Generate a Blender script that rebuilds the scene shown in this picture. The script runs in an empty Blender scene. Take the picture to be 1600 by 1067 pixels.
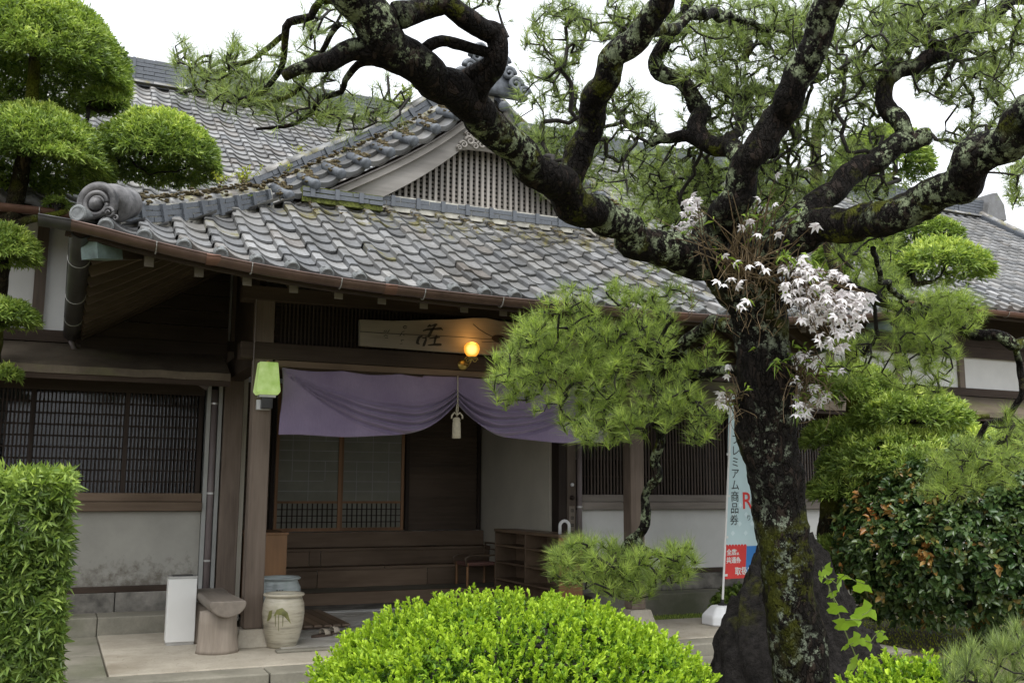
import bpy, math, random
import numpy as np
from mathutils import Vector, Matrix, noise

# ------------------------------------------------------------------ camera, sky, sun, exposure
SC = bpy.context.scene
COL = SC.collection
F_PX, PITCH, HEAD, ROLL = 1570.0, 0.14667, 0.42186, 0.0054
CAM = np.array([0.0, 0.0, 1.55])
_F = np.array([math.sin(HEAD)*math.cos(PITCH), math.cos(HEAD)*math.cos(PITCH), math.sin(PITCH)])
_R = np.array([math.cos(HEAD), -math.sin(HEAD), 0.0])
_U = np.cross(_R, _F)
_R, _U = _R*math.cos(ROLL)+_U*math.sin(ROLL), _U*math.cos(ROLL)-_R*math.sin(ROLL)

cd = bpy.data.cameras.new('camera')
cam = bpy.data.objects.new('camera', cd); COL.objects.link(cam)
cd.sensor_width = 36.0
cd.lens = F_PX/1600.0*36.0
cd.clip_start = 0.05; cd.clip_end = 2000
cam.matrix_world = Matrix(((_R[0], _U[0], -_F[0], CAM[0]), (_R[1], _U[1], -_F[1], CAM[1]), (_R[2], _U[2], -_F[2], CAM[2]), (0, 0, 0, 1)))
SC.camera = cam

SUN_EL, SUN_AZ = math.radians(64), math.radians(205)      # azimuth clockwise from +Y
world = bpy.data.worlds.new('World'); SC.world = world; world.use_nodes = True
wn = world.node_tree; wn.nodes.clear()
sky = wn.nodes.new('ShaderNodeTexSky'); sky.sky_type = 'NISHITA'; sky.sun_disc = False
sky.sun_elevation = SUN_EL; sky.sun_rotation = SUN_AZ; sky.dust_density = 4.0; sky.air_density = 1.2
hs = wn.nodes.new('ShaderNodeHueSaturation'); hs.inputs['Saturation'].default_value = 0.12
mx = wn.nodes.new('ShaderNodeMixRGB'); mx.inputs[0].default_value = 0.75; mx.inputs[2].default_value = (8.8, 9.2, 9.85, 1)
bg = wn.nodes.new('ShaderNodeBackground'); bg.inputs['Strength'].default_value = 0.085
wo = wn.nodes.new('ShaderNodeOutputWorld')
wn.links.new(sky.outputs[0], hs.inputs['Color']); wn.links.new(hs.outputs[0], mx.inputs[1])
wn.links.new(mx.outputs[0], bg.inputs[0]); wn.links.new(bg.outputs[0], wo.inputs[0])

sl = bpy.data.lights.new('sun', 'SUN'); sl.energy = 1.5; sl.angle = math.radians(35); sl.color = (1.0, 0.985, 0.955)
sun = bpy.data.objects.new('sun', sl); COL.objects.link(sun)
sd = Vector((math.sin(SUN_AZ)*math.cos(SUN_EL), math.cos(SUN_AZ)*math.cos(SUN_EL), math.sin(SUN_EL)))
sun.rotation_euler = sd.to_track_quat('Z', 'Y').to_euler()
SC.view_settings.view_transform = 'Standard'; SC.view_settings.look = 'None'
SC.view_settings.exposure = 1.3; SC.view_settings.gamma = 1.0
SC.cycles.max_bounces = 6; SC.cycles.transparent_max_bounces = 6
SC.cycles.use_denoising = True

# ------------------------------------------------------------------ helpers
rng = np.random.default_rng(7); random.seed(7)
def ray(x, y): return _F + _R*((x-800)/F_PX) - _U*((y-533.5)/F_PX)
def W(x, y, dep): return CAM + ray(x, y)*dep                 # pixel direction, distance along the view axis
def on(x, y, ax, val):
    d = ray(x, y); i = 'xyz'.index(ax); return CAM + d*((val-CAM[i])/d[i])

def tag(o, label=None, cat=None, group=None, kind=None):
    if label: o['label'] = label
    if cat: o['category'] = cat
    if group: o['group'] = group
    if kind: o['kind'] = kind
    return o
def empty(name, loc, label, cat, group=None):
    e = bpy.data.objects.new(name, None); COL.objects.link(e); e.location = loc
    e.empty_display_size = 0.1
    return tag(e, label, cat, group)
def root_inverse(p):
    m = Matrix.Identity(4)
    while p is not None:
        m = Matrix.Translation(-p.location) @ m if p.type == 'EMPTY' else m
        p = p.parent
    return m
def put(name, me, mat=None, parent=None, M=None):
    """object with world-space matrix M, as a child of parent (parents only ever translate)"""
    o = bpy.data.objects.new(name, me); COL.objects.link(o)
    if mat is not None and not me.materials: me.materials.append(mat)
    if parent is not None:
        o.parent = parent
        if parent.type == 'EMPTY': o.matrix_parent_inverse = Matrix.Translation(-parent.location)
    if M is not None: o.matrix_basis = M
    return o
def bev(o, w=0.006, seg=2):
    m = o.modifiers.new('bevel', 'BEVEL'); m.width = w; m.segments = seg; m.limit_method = 'ANGLE'; return o

class MB:
    def __init__(s): s.v = []; s.f = []
    def add(s, vs, fs):
        n = len(s.v); s.v.extend([tuple(map(float, p)) for p in vs]); s.f.extend([tuple(i+n for i in f) for f in fs]); return s
    def box(s, x0, x1, y0, y1, z0, z1, M=None):
        vs = [(x0,y0,z0),(x1,y0,z0),(x1,y1,z0),(x0,y1,z0),(x0,y0,z1),(x1,y0,z1),(x1,y1,z1),(x0,y1,z1)]
        if M is not None: vs = [M @ Vector(p) for p in vs]
        return s.add(vs, [(0,3,2,1),(4,5,6,7),(0,1,5,4),(1,2,6,5),(2,3,7,6),(3,0,4,7)])
    def bar(s, a, b, w, h, up=(0,0,1)):
        a = Vector(a); b = Vector(b); t = (b-a).normalized(); sd_ = t.cross(Vector(up)).normalized(); u = sd_.cross(t)
        vs = []
        for p in (a, b):
            for i, j in ((-1,-1),(1,-1),(1,1),(-1,1)): vs.append(p+sd_*(w/2*i)+u*(h/2*j))
        return s.add(vs, [(0,3,2,1),(4,5,6,7),(0,1,5,4),(1,2,6,5),(2,3,7,6),(3,0,4,7)])
    def tube(s, pts, rad, n=8, cap=True, disp=None):
        P = np.array(pts, float); k = len(P)
        r = np.full(k, rad) if np.isscalar(rad) else np.array(rad, float)
        T = np.gradient(P, axis=0); T /= np.linalg.norm(T, axis=1)[:, None]+1e-9
        ref = np.array([0,0,1.]) if abs(T[0][2]) < .9 else np.array([1.,0,0])
        N = np.cross(T[0], ref); N /= np.linalg.norm(N)
        vs = []; ang = np.arange(n)*2*math.pi/n
        for i in range(k):
            N = N - T[i]*(N@T[i]); N /= np.linalg.norm(N)+1e-9
            B = np.cross(T[i], N)
            ring = P[i] + (np.cos(ang)[:, None]*N + np.sin(ang)[:, None]*B)*r[i]
            if disp is not None:
                ring = np.array([P[i] + (q-P[i])*disp(q) for q in ring])
            vs.extend(ring)
        fs = [(i*n+j, i*n+(j+1) % n, (i+1)*n+(j+1) % n, (i+1)*n+j) for i in range(k-1) for j in range(n)]
        if cap: fs += [tuple(range(n-1, -1, -1)), tuple((k-1)*n+j for j in range(n))]
        return s.add(vs, fs)
    def lathe(s, prof, c=(0,0,0), n=24, M=None, cap=True):
        vs = []
        for r, z in prof:
            for j in range(n):
                a = 2*math.pi*j/n; p = Vector((c[0]+r*math.cos(a), c[1]+r*math.sin(a), c[2]+z))
                vs.append(M @ p if M is not None else p)
        k = len(prof)
        fs = [(i*n+j, i*n+(j+1) % n, (i+1)*n+(j+1) % n, (i+1)*n+j) for i in range(k-1) for j in range(n)]
        if cap: fs += [tuple(range(n-1, -1, -1)), tuple((k-1)*n+j for j in range(n))]
        return s.add(vs, fs)
    def prism(s, poly, a, b, axis='y'):
        """polygon of (u,v) extruded from a to b along axis (y: u=x v=z; x: u=y v=z; z: u=x v=y)"""
        def P(u, v, w): return {'y': (u, w, v), 'x': (w, u, v), 'z': (u, v, w)}[axis]
        n = len(poly); vs = [P(u, v, a) for u, v in poly]+[P(u, v, b) for u, v in poly]
        return s.add(vs, [tuple(range(n)), tuple(range(2*n-1, n-1, -1))]+[(i, i+n, (i+1) % n+n, (i+1) % n) for i in range(n)])
    def grid(s, G):
        """G[i][j] points"""
        a = len(G); b = len(G[0]); vs = [p for row in G for p in row]
        return s.add(vs, [(i*b+j, i*b+j+1, (i+1)*b+j+1, (i+1)*b+j) for i in range(a-1) for j in range(b-1)])
    def mesh(s, name, smooth=False):
        me = bpy.data.meshes.new(name); me.from_pydata(s.v, [], s.f)
        import bmesh
        bm = bmesh.new(); bm.from_mesh(me); bmesh.ops.recalc_face_normals(bm, faces=bm.faces); bm.to_mesh(me); bm.free()
        if smooth: me.polygons.foreach_set('use_smooth', [True]*len(me.polygons))
        me.update(); return me
    def build(s, name, mat, parent=None, smooth=False, M=None):
        return put(name, s.mesh(name, smooth), mat, parent, M)

def tri_mesh(name, V, T, tint=None, smooth=False):
    """fast mesh from numpy arrays of vertices and triangles"""
    me = bpy.data.meshes.new(name); V = np.ascontiguousarray(V, np.float32); T = np.ascontiguousarray(T, np.int32)
    me.vertices.add(len(V)); me.vertices.foreach_set('co', V.ravel())
    me.loops.add(T.size); me.loops.foreach_set('vertex_index', T.ravel())
    me.polygons.add(len(T)); me.polygons.foreach_set('loop_start', np.arange(0, T.size, 3, dtype=np.int32))
    if smooth: me.polygons.foreach_set('use_smooth', np.ones(len(T), bool))
    if tint is not None:
        a = me.attributes.new('tint', 'FLOAT', 'POINT'); a.data.foreach_set('value', np.ascontiguousarray(tint, np.float32))
    me.update(calc_edges=True); return me

# ------------------------------------------------------------------ materials
def new_mat(name):
    m = bpy.data.materials.new(name); m.use_nodes = True; nt = m.node_tree; nt.nodes.clear()
    out = nt.nodes.new('ShaderNodeOutputMaterial'); b = nt.nodes.new('ShaderNodeBsdfPrincipled')
    nt.links.new(b.outputs[0], out.inputs[0]); return m, nt, b, out
def nd(nt, t, **kw):
    n = nt.nodes.new(t)
    for k, v in kw.items():
        if k in n.inputs.keys(): n.inputs[k].default_value = v
        else: setattr(n, k, v)
    return n
def coords(nt, scale=(1,1,1)):
    tc = nt.nodes.new('ShaderNodeTexCoord'); mp = nt.nodes.new('ShaderNodeMapping'); mp.inputs['Scale'].default_value = scale
    nt.links.new(tc.outputs['Object'], mp.inputs[0]); return mp.outputs[0]
def nz(nt, vec, scale, detail=5.0, rough=0.6):
    n = nt.nodes.new('ShaderNodeTexNoise'); n.inputs['Scale'].default_value = scale; n.inputs['Detail'].default_value = detail; n.inputs['Roughness'].default_value = rough
    nt.links.new(vec, n.inputs['Vector']); return n.outputs['Fac']
def ramp(nt, fac, stops):
    r = nt.nodes.new('ShaderNodeValToRGB'); e = r.color_ramp.elements
    while len(e) < len(stops): e.new(0.5)
    for i, (p, c) in enumerate(stops):
        e[i].position = p; e[i].color = (*c, 1) if len(c) == 3 else c
    nt.links.new(fac, r.inputs[0]); return r.outputs[0]
def mixc(nt, fac, a, b, mode='MIX'):
    m = nt.nodes.new('ShaderNodeMixRGB'); m.blend_type = mode
    for i, q in ((0, fac), (1, a), (2, b)):
        if isinstance(q, (int, float)): m.inputs[i].default_value = q
        elif isinstance(q, tuple): m.inputs[i].default_value = (*q, 1)
        else: nt.links.new(q, m.inputs[i])
    return m.outputs[0]
def bump(nt, b, h, strength=0.3, dist=0.01):
    n = nt.nodes.new('ShaderNodeBump'); n.inputs['Strength'].default_value = strength; n.inputs['Distance'].default_value = dist
    nt.links.new(h, n.inputs['Height']); nt.links.new(n.outputs[0], b.inputs['Normal'])
def setc(nt, b, col):
    if isinstance(col, tuple): b.inputs['Base Color'].default_value = (*col, 1)
    else: nt.links.new(col, b.inputs['Base Color'])
def math_(nt, op, a, b=None):
    m = nt.nodes.new('ShaderNodeMath'); m.operation = op
    for i, q in ((0, a), (1, b)):
        if q is None: continue
        if isinstance(q, (int, float)): m.inputs[i].default_value = q
        else: nt.links.new(q, m.inputs[i])
    return m.outputs[0]

def wood(name, dark, light, axis='z', rough=0.65, spec=0.12, grain=40, stain=0.0):
    m, nt, b, _ = new_mat(name)
    s = {'x': (0.05,1,1), 'y': (1,0.05,1), 'z': (1,1,0.05)}[axis]
    v = coords(nt, s); f = nz(nt, v, grain, 4, 0.65); g = nz(nt, coords(nt, tuple(0.3 if q < 1 else 1 for q in s)), 3.0, 3)
    oi = nt.nodes.new('ShaderNodeObjectInfo')
    c = ramp(nt, f, [(0.25, dark), (0.75, light)])
    c = mixc(nt, 0.55, c, ramp(nt, g, [(0.3, tuple(q*0.55 for q in dark)), (0.7, light)]))
    c = mixc(nt, 1.0, c, ramp(nt, oi.outputs['Random'], [(0, (0.82,)*3), (1, (1.12, 1.1, 1.08))]), 'MULTIPLY')
    setc(nt, b, c); b.inputs['Roughness'].default_value = rough; b.inputs['Specular IOR Level'].default_value = spec
    bump(nt, b, f, 0.35, 0.003); return m
def simple(name, col, rough=0.6, var=0.15, scale=6.0, metal=0.0, spec=0.4, bmp=0.15, bd=0.004):
    m, nt, b, _ = new_mat(name); v = coords(nt)
    f = nz(nt, v, scale, 6); d = tuple(q*(1-var*1.6) for q in col); l = tuple(min(1, q*(1+var)) for q in col)
    setc(nt, b, ramp(nt, f, [(0.3, d), (0.7, l)])); b.inputs['Roughness'].default_value = rough
    b.inputs['Metallic'].default_value = metal; b.inputs['Specular IOR Level'].default_value = spec
    if bmp: bump(nt, b, nz(nt, v, scale*8, 4), bmp, bd)
    return m
def tile_mat(name, moss=0.0, warm=0.3, base=1.0):
    m, nt, b, _ = new_mat(name); v = coords(nt)
    oi = nt.nodes.new('ShaderNodeObjectInfo'); ge = nt.nodes.new('ShaderNodeNewGeometry')
    r = math_(nt, 'FRACT', math_(nt, 'ADD', oi.outputs['Random'], ge.outputs['Random Per Island']))
    k = base
    c = ramp(nt, r, [(0.0, (.10*k,.104*k,.11*k)), (0.40, (.155*k,.158*k,.162*k)), (0.82, (.225*k,.226*k,.225*k)), (0.92, (.15*k,.138*k,.128*k)), (1.0, (.28*k,.28*k,.278*k))])
    pv = nt.nodes.new('ShaderNodeVectorMath'); pv.operation = 'ADD'      # world position
    nt.links.new(ge.outputs['Position'], pv.inputs[0])
    f = nz(nt, pv.outputs[0], 9, 6, 0.7)
    c = mixc(nt, 0.6, c, mixc(nt, 1.0, c, ramp(nt, f, [(0.3, (.55,.52,.48)), (0.7, (1.25,1.25,1.25))]), 'MULTIPLY'))
    f2 = nz(nt, pv.outputs[0], 34, 4, 0.7)
    f0 = nz(nt, pv.outputs[0], 1.7, 5, 0.6)
    c = mixc(nt, 1.0, c, ramp(nt, f0, [(0.32, (.66,.63,.58)), (0.62, (1.1,1.1,1.1))]), 'MULTIPLY')
    c = mixc(nt, ramp(nt, f2, [(0.62, (0,0,0)), (0.72, (.5,.5,.5))]), c, (.36,.36,.33))
    if moss > 0:
        f3 = nz(nt, pv.outputs[0], 5, 6, 0.75)
        c = mixc(nt, ramp(nt, f3, [(0.66-moss*0.3, (0,0,0)), (0.74-moss*0.3, (.9,.9,.9))]), c, ramp(nt, f2, [(0.35, (.10,.08,.035)), (0.6, (.16,.15,.055)), (0.7, (.22,.23,.08))]))
    setc(nt, b, c); b.inputs['Roughness'].default_value = 0.42; b.inputs['Specular IOR Level'].default_value = 0.5
    bump(nt, b, f2, 0.25, 0.004); return m
def leaf_mat(name, old, new, rough=0.45, trans=0.3, var=0.35, spec=0.2, mid=None, tt=(1.25, 1.3, 0.75)):
    m, nt, b, out = new_mat(name)
    at = nt.nodes.new('ShaderNodeAttribute'); at.attribute_name = 'tint'
    ge = nt.nodes.new('ShaderNodeNewGeometry')
    stops = [(0.0, old), (1.0, new)] if mid is None else [(0.0, old), (0.5, mid), (1.0, new)]
    c = ramp(nt, at.outputs['Fac'], stops)
    c = mixc(nt, 1.0, c, ramp(nt, ge.outputs['Random Per Island'], [(0, (1-var, 1-var*0.8, 1-var)), (1, (1+var, 1+var*0.8, 1+var*0.6))]), 'MULTIPLY')
    setc(nt, b, c); b.inputs['Roughness'].default_value = rough; b.inputs['Specular IOR Level'].default_value = spec
    t = nt.nodes.new('ShaderNodeBsdfTranslucent'); nt.links.new(mixc(nt, 1.0, c, tt, 'MULTIPLY'), t.inputs[0])
    mixs = nt.nodes.new('ShaderNodeMixShader'); mixs.inputs[0].default_value = trans
    nt.links.new(b.outputs[0], mixs.inputs[1]); nt.links.new(t.outputs[0], mixs.inputs[2]); nt.links.new(mixs.outputs[0], out.inputs[0])
    return m
def bark_mat(name, dark, light, lichen=0.5, moss=0.5, scale=1.0, lcol=(.30,.34,.23), mcol=(.10,.11,.012)):
    m, nt, b, _ = new_mat(name); v = coords(nt)
    mp = nt.nodes.new('ShaderNodeMapping'); mp.inputs['Scale'].default_value = (1,1,0.42); nt.links.new(v, mp.inputs[0])
    ws = nt.nodes.new('ShaderNodeTexNoise'); ws.inputs['Scale'].default_value = 16*scale; ws.inputs['Detail'].default_value = 5; nt.links.new(mp.outputs[0], ws.inputs['Vector'])
    wv = mixc(nt, 0.10, mp.outputs[0], ws.outputs['Color'])
    vo = nt.nodes.new('ShaderNodeTexVoronoi'); vo.feature = 'DISTANCE_TO_EDGE'; vo.inputs['Scale'].default_value = 38*scale; nt.links.new(wv, vo.inputs['Vector'])
    vp = nt.nodes.new('ShaderNodeTexVoronoi'); vp.inputs['Scale'].default_value = 38*scale; nt.links.new(wv, vp.inputs['Vector'])
    fine = nz(nt, v, 90*scale, 6, 0.75); mid = nz(nt, v, 22*scale, 6, 0.7)
    crack = ramp(nt, vo.outputs['Distance'], [(0, (0,0,0)), (0.16, (1,1,1))])
    h = math_(nt, 'ADD', math_(nt, 'MULTIPLY', crack, 0.55), math_(nt, 'ADD', math_(nt, 'MULTIPLY', mid, 1.1), math_(nt, 'MULTIPLY', fine, 0.45)))
    c = ramp(nt, math_(nt, 'ADD', math_(nt, 'MULTIPLY', fine, 0.55), math_(nt, 'MULTIPLY', mid, 0.45)), [(0.36, dark), (0.66, light)])
    sx = nt.nodes.new('ShaderNodeSeparateXYZ'); nt.links.new(vp.outputs['Color'], sx.inputs[0])
    c = mixc(nt, ramp(nt, sx.outputs[0], [(0.72, (0,0,0)), (0.95, (.55,.55,.55))]), c, (light[0]*2.2, light[1]*1.9, light[2]*1.75))
    c = mixc(nt, 1.0, c, ramp(nt, crack, [(0, (.35,.35,.35)), (0.7, (1,1,1))]), 'MULTIPLY')
    lf = nz(nt, v, 17*scale, 9, 0.78); big = nz(nt, v, 2.6*scale, 3)
    lm = math_(nt, 'MULTIPLY', ramp(nt, lf, [(0.60-lichen*0.12, (0,0,0)), (0.63-lichen*0.12, (1,1,1))]), ramp(nt, big, [(0.46, (.0,.0,.0)), (0.54, (1,1,1))]))
    c = mixc(nt, lm, c, ramp(nt, fine, [(0.35, tuple(q*0.5 for q in lcol)), (0.62, lcol)]))
    if moss > 0:
        mf = nz(nt, v, 7*scale, 8, 0.75); bg2 = nz(nt, v, 1.7*scale, 3)
        mm = math_(nt, 'MULTIPLY', ramp(nt, mf, [(0.56-moss*0.1, (0,0,0)), (0.62-moss*0.1, (.95,.95,.95))]), ramp(nt, bg2, [(0.5, (0,0,0)), (0.6, (1,1,1))]))
        c = mixc(nt, mm, c, ramp(nt, fine, [(0.3, tuple(q*0.3 for q in mcol)), (0.7, mcol)]))
    setc(nt, b, c); b.inputs['Roughness'].default_value = 0.65; b.inputs['Specular IOR Level'].default_value = 0.06
    bump(nt, b, h, 1.0, 0.016); return m

M = {}
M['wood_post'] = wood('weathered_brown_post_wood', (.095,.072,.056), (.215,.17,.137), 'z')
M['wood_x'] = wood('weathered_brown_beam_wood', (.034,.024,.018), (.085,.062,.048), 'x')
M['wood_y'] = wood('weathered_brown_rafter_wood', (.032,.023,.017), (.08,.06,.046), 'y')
M['wood_dark'] = wood('dark_stained_lattice_wood', (.022,.016,.013), (.06,.045,.037), 'z')
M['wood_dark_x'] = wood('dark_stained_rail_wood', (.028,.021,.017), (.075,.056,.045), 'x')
M['wood_step'] = wood('brown_step_wood', (.115,.078,.052), (.235,.172,.122), 'x', grain=26)
M['wood_grey'] = wood('silver_grey_gable_wood', (.22,.205,.185), (.40,.375,.345), 'x')
M['wood_grey_z'] = wood('silver_grey_slat_wood', (.23,.21,.19), (.42,.395,.365), 'z')
M['wood_orange'] = wood('orange_brown_cabinet_wood', (.20,.095,.035), (.36,.18,.07), 'z', 0.45, 0.45, 16)
M['wood_cab'] = wood('dark_brown_shelf_wood', (.12,.08,.05), (.22,.152,.10), 'y', 0.45, 0.45, 24)
M['wood_door'] = wood('reddish_door_wood', (.22,.12,.06), (.36,.21,.12), 'z', 0.5)
M['wood_sign'] = wood('pale_signboard_wood', (.155,.135,.11), (.30,.268,.225), 'x', 0.7, 0.2, 14)
M['wood_log'] = wood('grey_log_wood', (.16,.13,.10), (.36,.31,.26), 'z', 0.75, 0.2, 22)
M['wood_log_y'] = wood('grey_brown_bench_wood', (.15,.125,.10), (.29,.25,.21), 'y', 0.55, 0.35, 22)
M['plaster'] = simple('white_plaster', (.70,.69,.66), 0.85, 0.06, 2.0, bmp=0.08)
M['plaster_in'] = simple('beige_inner_plaster', (.50,.465,.385), 0.85, 0.08, 1.5, bmp=0.08)
M['tile'] = tile_mat('grey_roof_tile', 0.0)
M['tile_moss'] = tile_mat('mossy_grey_roof_tile', 0.55)
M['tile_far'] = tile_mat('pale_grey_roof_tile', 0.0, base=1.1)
M['tile_dark'] = simple('dark_blue_grey_ridge_tile', (.105,.115,.13), 0.5, 0.35, 14)
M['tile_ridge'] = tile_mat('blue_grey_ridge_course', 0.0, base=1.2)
M['disc'] = simple('grey_eave_disc_tile', (.15,.157,.155), 0.5, 0.3, 18)
M['scroll'] = simple('brownish_grey_scroll_tile', (.12,.115,.115), 0.5, 0.55, 7, bmp=0.4, bd=0.006)
M['tile_pale'] = simple('pale_weathered_ridge_tile', (.46,.44,.38), 0.7, 0.3, 10)
M['moss_brown'] = simple('brown_moss', (.21,.165,.085), 0.95, 0.6, 40, bmp=1.0, bd=0.02)
M['moss_green'] = simple('green_moss', (.14,.16,.03), 0.95, 0.5, 40, bmp=1.0, bd=0.02)
M['copper'] = simple('brown_copper_gutter', (.115,.072,.058), 0.38, 0.25, 5, metal=0.35, spec=0.5, bmp=0.05)
M['copper_dark'] = simple('dark_gutter_metal', (.05,.048,.047), 0.4, 0.3, 5, metal=0.4, bmp=0.05)
M['copper_red'] = simple('reddish_copper_gutter', (.17,.09,.065), 0.45, 0.2, 5, metal=0.3, bmp=0.05)
M['verdigris'] = simple('verdigris_copper', (.16,.22,.21), 0.6, 0.35, 8)
M['steel'] = simple('pale_steel_strap', (.45,.44,.42), 0.4, 0.1, 8, metal=0.6, bmp=0)
M['stone'] = simple('grey_base_stone', (.20,.185,.16), 0.85, 0.4, 5, bmp=0.4, bd=0.01)
M['pipe'] = simple('brown_grey_drainpipe', (.16,.13,.125), 0.5, 0.1, 4, bmp=0.03)
M['trim_pale'] = simple('pale_grey_trim', (.33,.33,.31), 0.7, 0.1, 3, bmp=0.05)
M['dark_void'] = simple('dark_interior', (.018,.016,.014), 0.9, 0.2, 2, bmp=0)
M['paper'] = simple('grey_door_panel', (.22,.215,.175), 0.8, 0.12, 2.5, bmp=0.05)
M['wood_slat_z'] = wood('brown_upright_slat_wood', (.07,.055,.045), (.14,.11,.092), 'z')
M['wood_sill'] = wood('greyed_sill_wood', (.16,.135,.115), (.33,.295,.26), 'x', grain=26)
M['wood_slat'] = wood('dark_brown_slat_wood', (.07,.052,.038), (.135,.102,.078), 'x')
M['brass'] = simple('aged_brass', (.45,.33,.10), 0.35, 0.2, 10, metal=0.8, bmp=0.05)
M['white_paint'] = simple('white_painted_metal', (.70,.69,.66), 0.4, 0.03, 2, bmp=0)
M['white_plastic'] = simple('white_plastic', (.72,.72,.72), 0.4, 0.03, 3, bmp=0.02)
M['black'] = simple('black_ink', (.022,.02,.018), 0.7, 0.1, 3, bmp=0)

# ------------------------------------------------------------------ ground and paving
def soil_mat():
    m, nt, b, _ = new_mat('garden_soil_and_moss'); v = coords(nt)
    f = nz(nt, v, 1.2, 5); g = nz(nt, v, 30, 6, 0.75)
    c = ramp(nt, g, [(0.3, (.05,.038,.026)), (0.7, (.17,.135,.095))])
    c = mixc(nt, ramp(nt, f, [(0.45, (0,0,0)), (0.6, (.8,.8,.8))]), c, ramp(nt, g, [(0.3, (.05,.065,.015)), (0.7, (.17,.18,.05))]))
    setc(nt, b, c); b.inputs['Roughness'].default_value = 0.95; bump(nt, b, g, 0.8, 0.03); return m
def concrete_mat(name, lo, hi, damp):
    m, nt, b, _ = new_mat(name); v = coords(nt)
    f = nz(nt, v, 2.0, 7, 0.65); g = nz(nt, v, 45, 5); h = nz(nt, v, 0.9, 4)
    c = ramp(nt, f, [(0.3, lo), (0.7, hi)])
    c = mixc(nt, ramp(nt, h, [(0.52, (0,0,0)), (0.66, (.65,.65,.65))]), c, damp)
    c = mixc(nt, 0.25, c, mixc(nt, 1.0, c, ramp(nt, g, [(0.3, (.6,.6,.6)), (0.7, (1.3,1.3,1.3))]), 'MULTIPLY'))
    setc(nt, b, c); b.inputs['Roughness'].default_value = 0.7; b.inputs['Specular IOR Level'].default_value = 0.3; bump(nt, b, g, 0.25, 0.004); return m
def marble_mat():
    m, nt, b, _ = new_mat('pale_marble_tile'); v = coords(nt)
    f = nz(nt, v, 4, 8, 0.7); oi = nt.nodes.new('ShaderNodeObjectInfo')
    c = ramp(nt, f, [(0.35, (.33,.31,.27)), (0.5, (.48,.46,.42)), (0.7, (.55,.53,.49))])
    c = mixc(nt, 1.0, c, ramp(nt, oi.outputs['Random'], [(0, (.8,.79,.76)), (1, (1.1,1.1,1.1))]), 'MULTIPLY')
    setc(nt, b, c); b.inputs['Roughness'].default_value = 0.35; return m
M['soil'] = soil_mat()
M['concrete'] = concrete_mat('worn_concrete', (.29,.255,.20), (.47,.425,.345), (.20,.165,.115))
M['kerb'] = concrete_mat('mossy_kerb_stone', (.15,.14,.11), (.27,.25,.20), (.09,.10,.05))
M['marble'] = marble_mat()

def gz(x, y):
    return 0.03*noise.noise(Vector((x*0.5, y*0.5, 3.1)))
mb = MB(); gx = list(np.linspace(-6, 24, 61)); gy = list(np.linspace(-4, 18, 45))
gx = [-150, -60, -20]+gx+[45, 90, 180]; gy = [-150, -60, -20]+gy+[40, 90, 200]
mb.grid([[(x, y, gz(x, y) if -6 <= x <= 24 and -4 <= y <= 18 else 0.0) for x in gx] for y in gy])
tag(mb.build('ground', M['soil'], smooth=True), 'brown garden soil with patches of green moss', kind='structure')

PZ = 0.15
pave = MB().box(0.46, 7.70, 8.42, 9.72, -0.1, PZ).box(0.46, 1.9, 9.72, 10.71, -0.1, PZ-0.001).box(1.9, 5.62, 9.72, 12.32, -0.1, PZ-0.001).build('pavement', M['concrete'])
tag(pave, 'worn beige concrete paving in front of the porch', kind='structure'); bev(pave, 0.012)
x = 0.16
for L in (1.45, 1.3, 1.6, 1.5, 1.7):
    bev(MB().box(x, x+L-0.012, 8.10, 8.41, -0.1, PZ-0.006).build('kerb_stone', M['kerb'], pave), 0.012); x += L
y = 8.42
for L in (1.1, 1.15):
    bev(MB().box(0.16, 0.45, y, y+L-0.012, -0.1, PZ-0.004).build('kerb_stone', M['kerb'], pave), 0.012); y += L
for a, b in ((0.3, 2.2), (2.21, 4.3), (4.31, 6.4), (6.41, 7.7)):
    bev(MB().box(a, b, 7.62, 8.09, -0.1, 0.035).build('kerb_stone', M['kerb'], pave), 0.01)
# strip of edging under the porch front, diagonal marble tiles, white threshold strip
bev(MB().box(1.83, 5.62, 8.98, 9.08, PZ+0.001, PZ+0.022).build('kerb_stone', M['kerb'], pave), 0.006)
def clip(poly, x0, x1, y0, y1):
    for ax, lim, sg in ((0, x0, 1), (0, x1, -1), (1, y0, 1), (1, y1, -1)):
        out = []
        for i in range(len(poly)):
            p, q = poly[i], poly[(i+1) % len(poly)]; a = (p[ax]-lim)*sg; b = (q[ax]-lim)*sg
            if a >= 0: out.append(p)
            if a*b < 0:
                t = a/(a-b); out.append((p[0]+(q[0]-p[0])*t, p[1]+(q[1]-p[1])*t))
        poly = out
        if len(poly) < 3: return []
    return poly
S = 0.42/math.sqrt(2); hlf = S*0.965
for i in range(-1, 16):
    for j in range(-1, 14):
        if (i+j) % 2: continue
        cx, cy = 1.9+i*S, 9.1+j*S
        p = clip([(cx-hlf, cy), (cx, cy-hlf), (cx+hlf, cy), (cx, cy+hlf)], 1.9, 5.55, 9.09, 11.52)
        if len(p) >= 3:
            MB().prism(p, PZ+0.002, PZ+0.016, 'z').build('floor_tile', M['marble'], pave)
MB().box(1.9, 5.55, 11.54, 11.70, PZ+0.002, PZ+0.018).build('threshold_strip', M['white_paint'], pave)
MB().box(1.9, 5.55, 11.71, 12.30, PZ+0.001, PZ+0.012).build('threshold_slab', M['stone'], pave)

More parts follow.
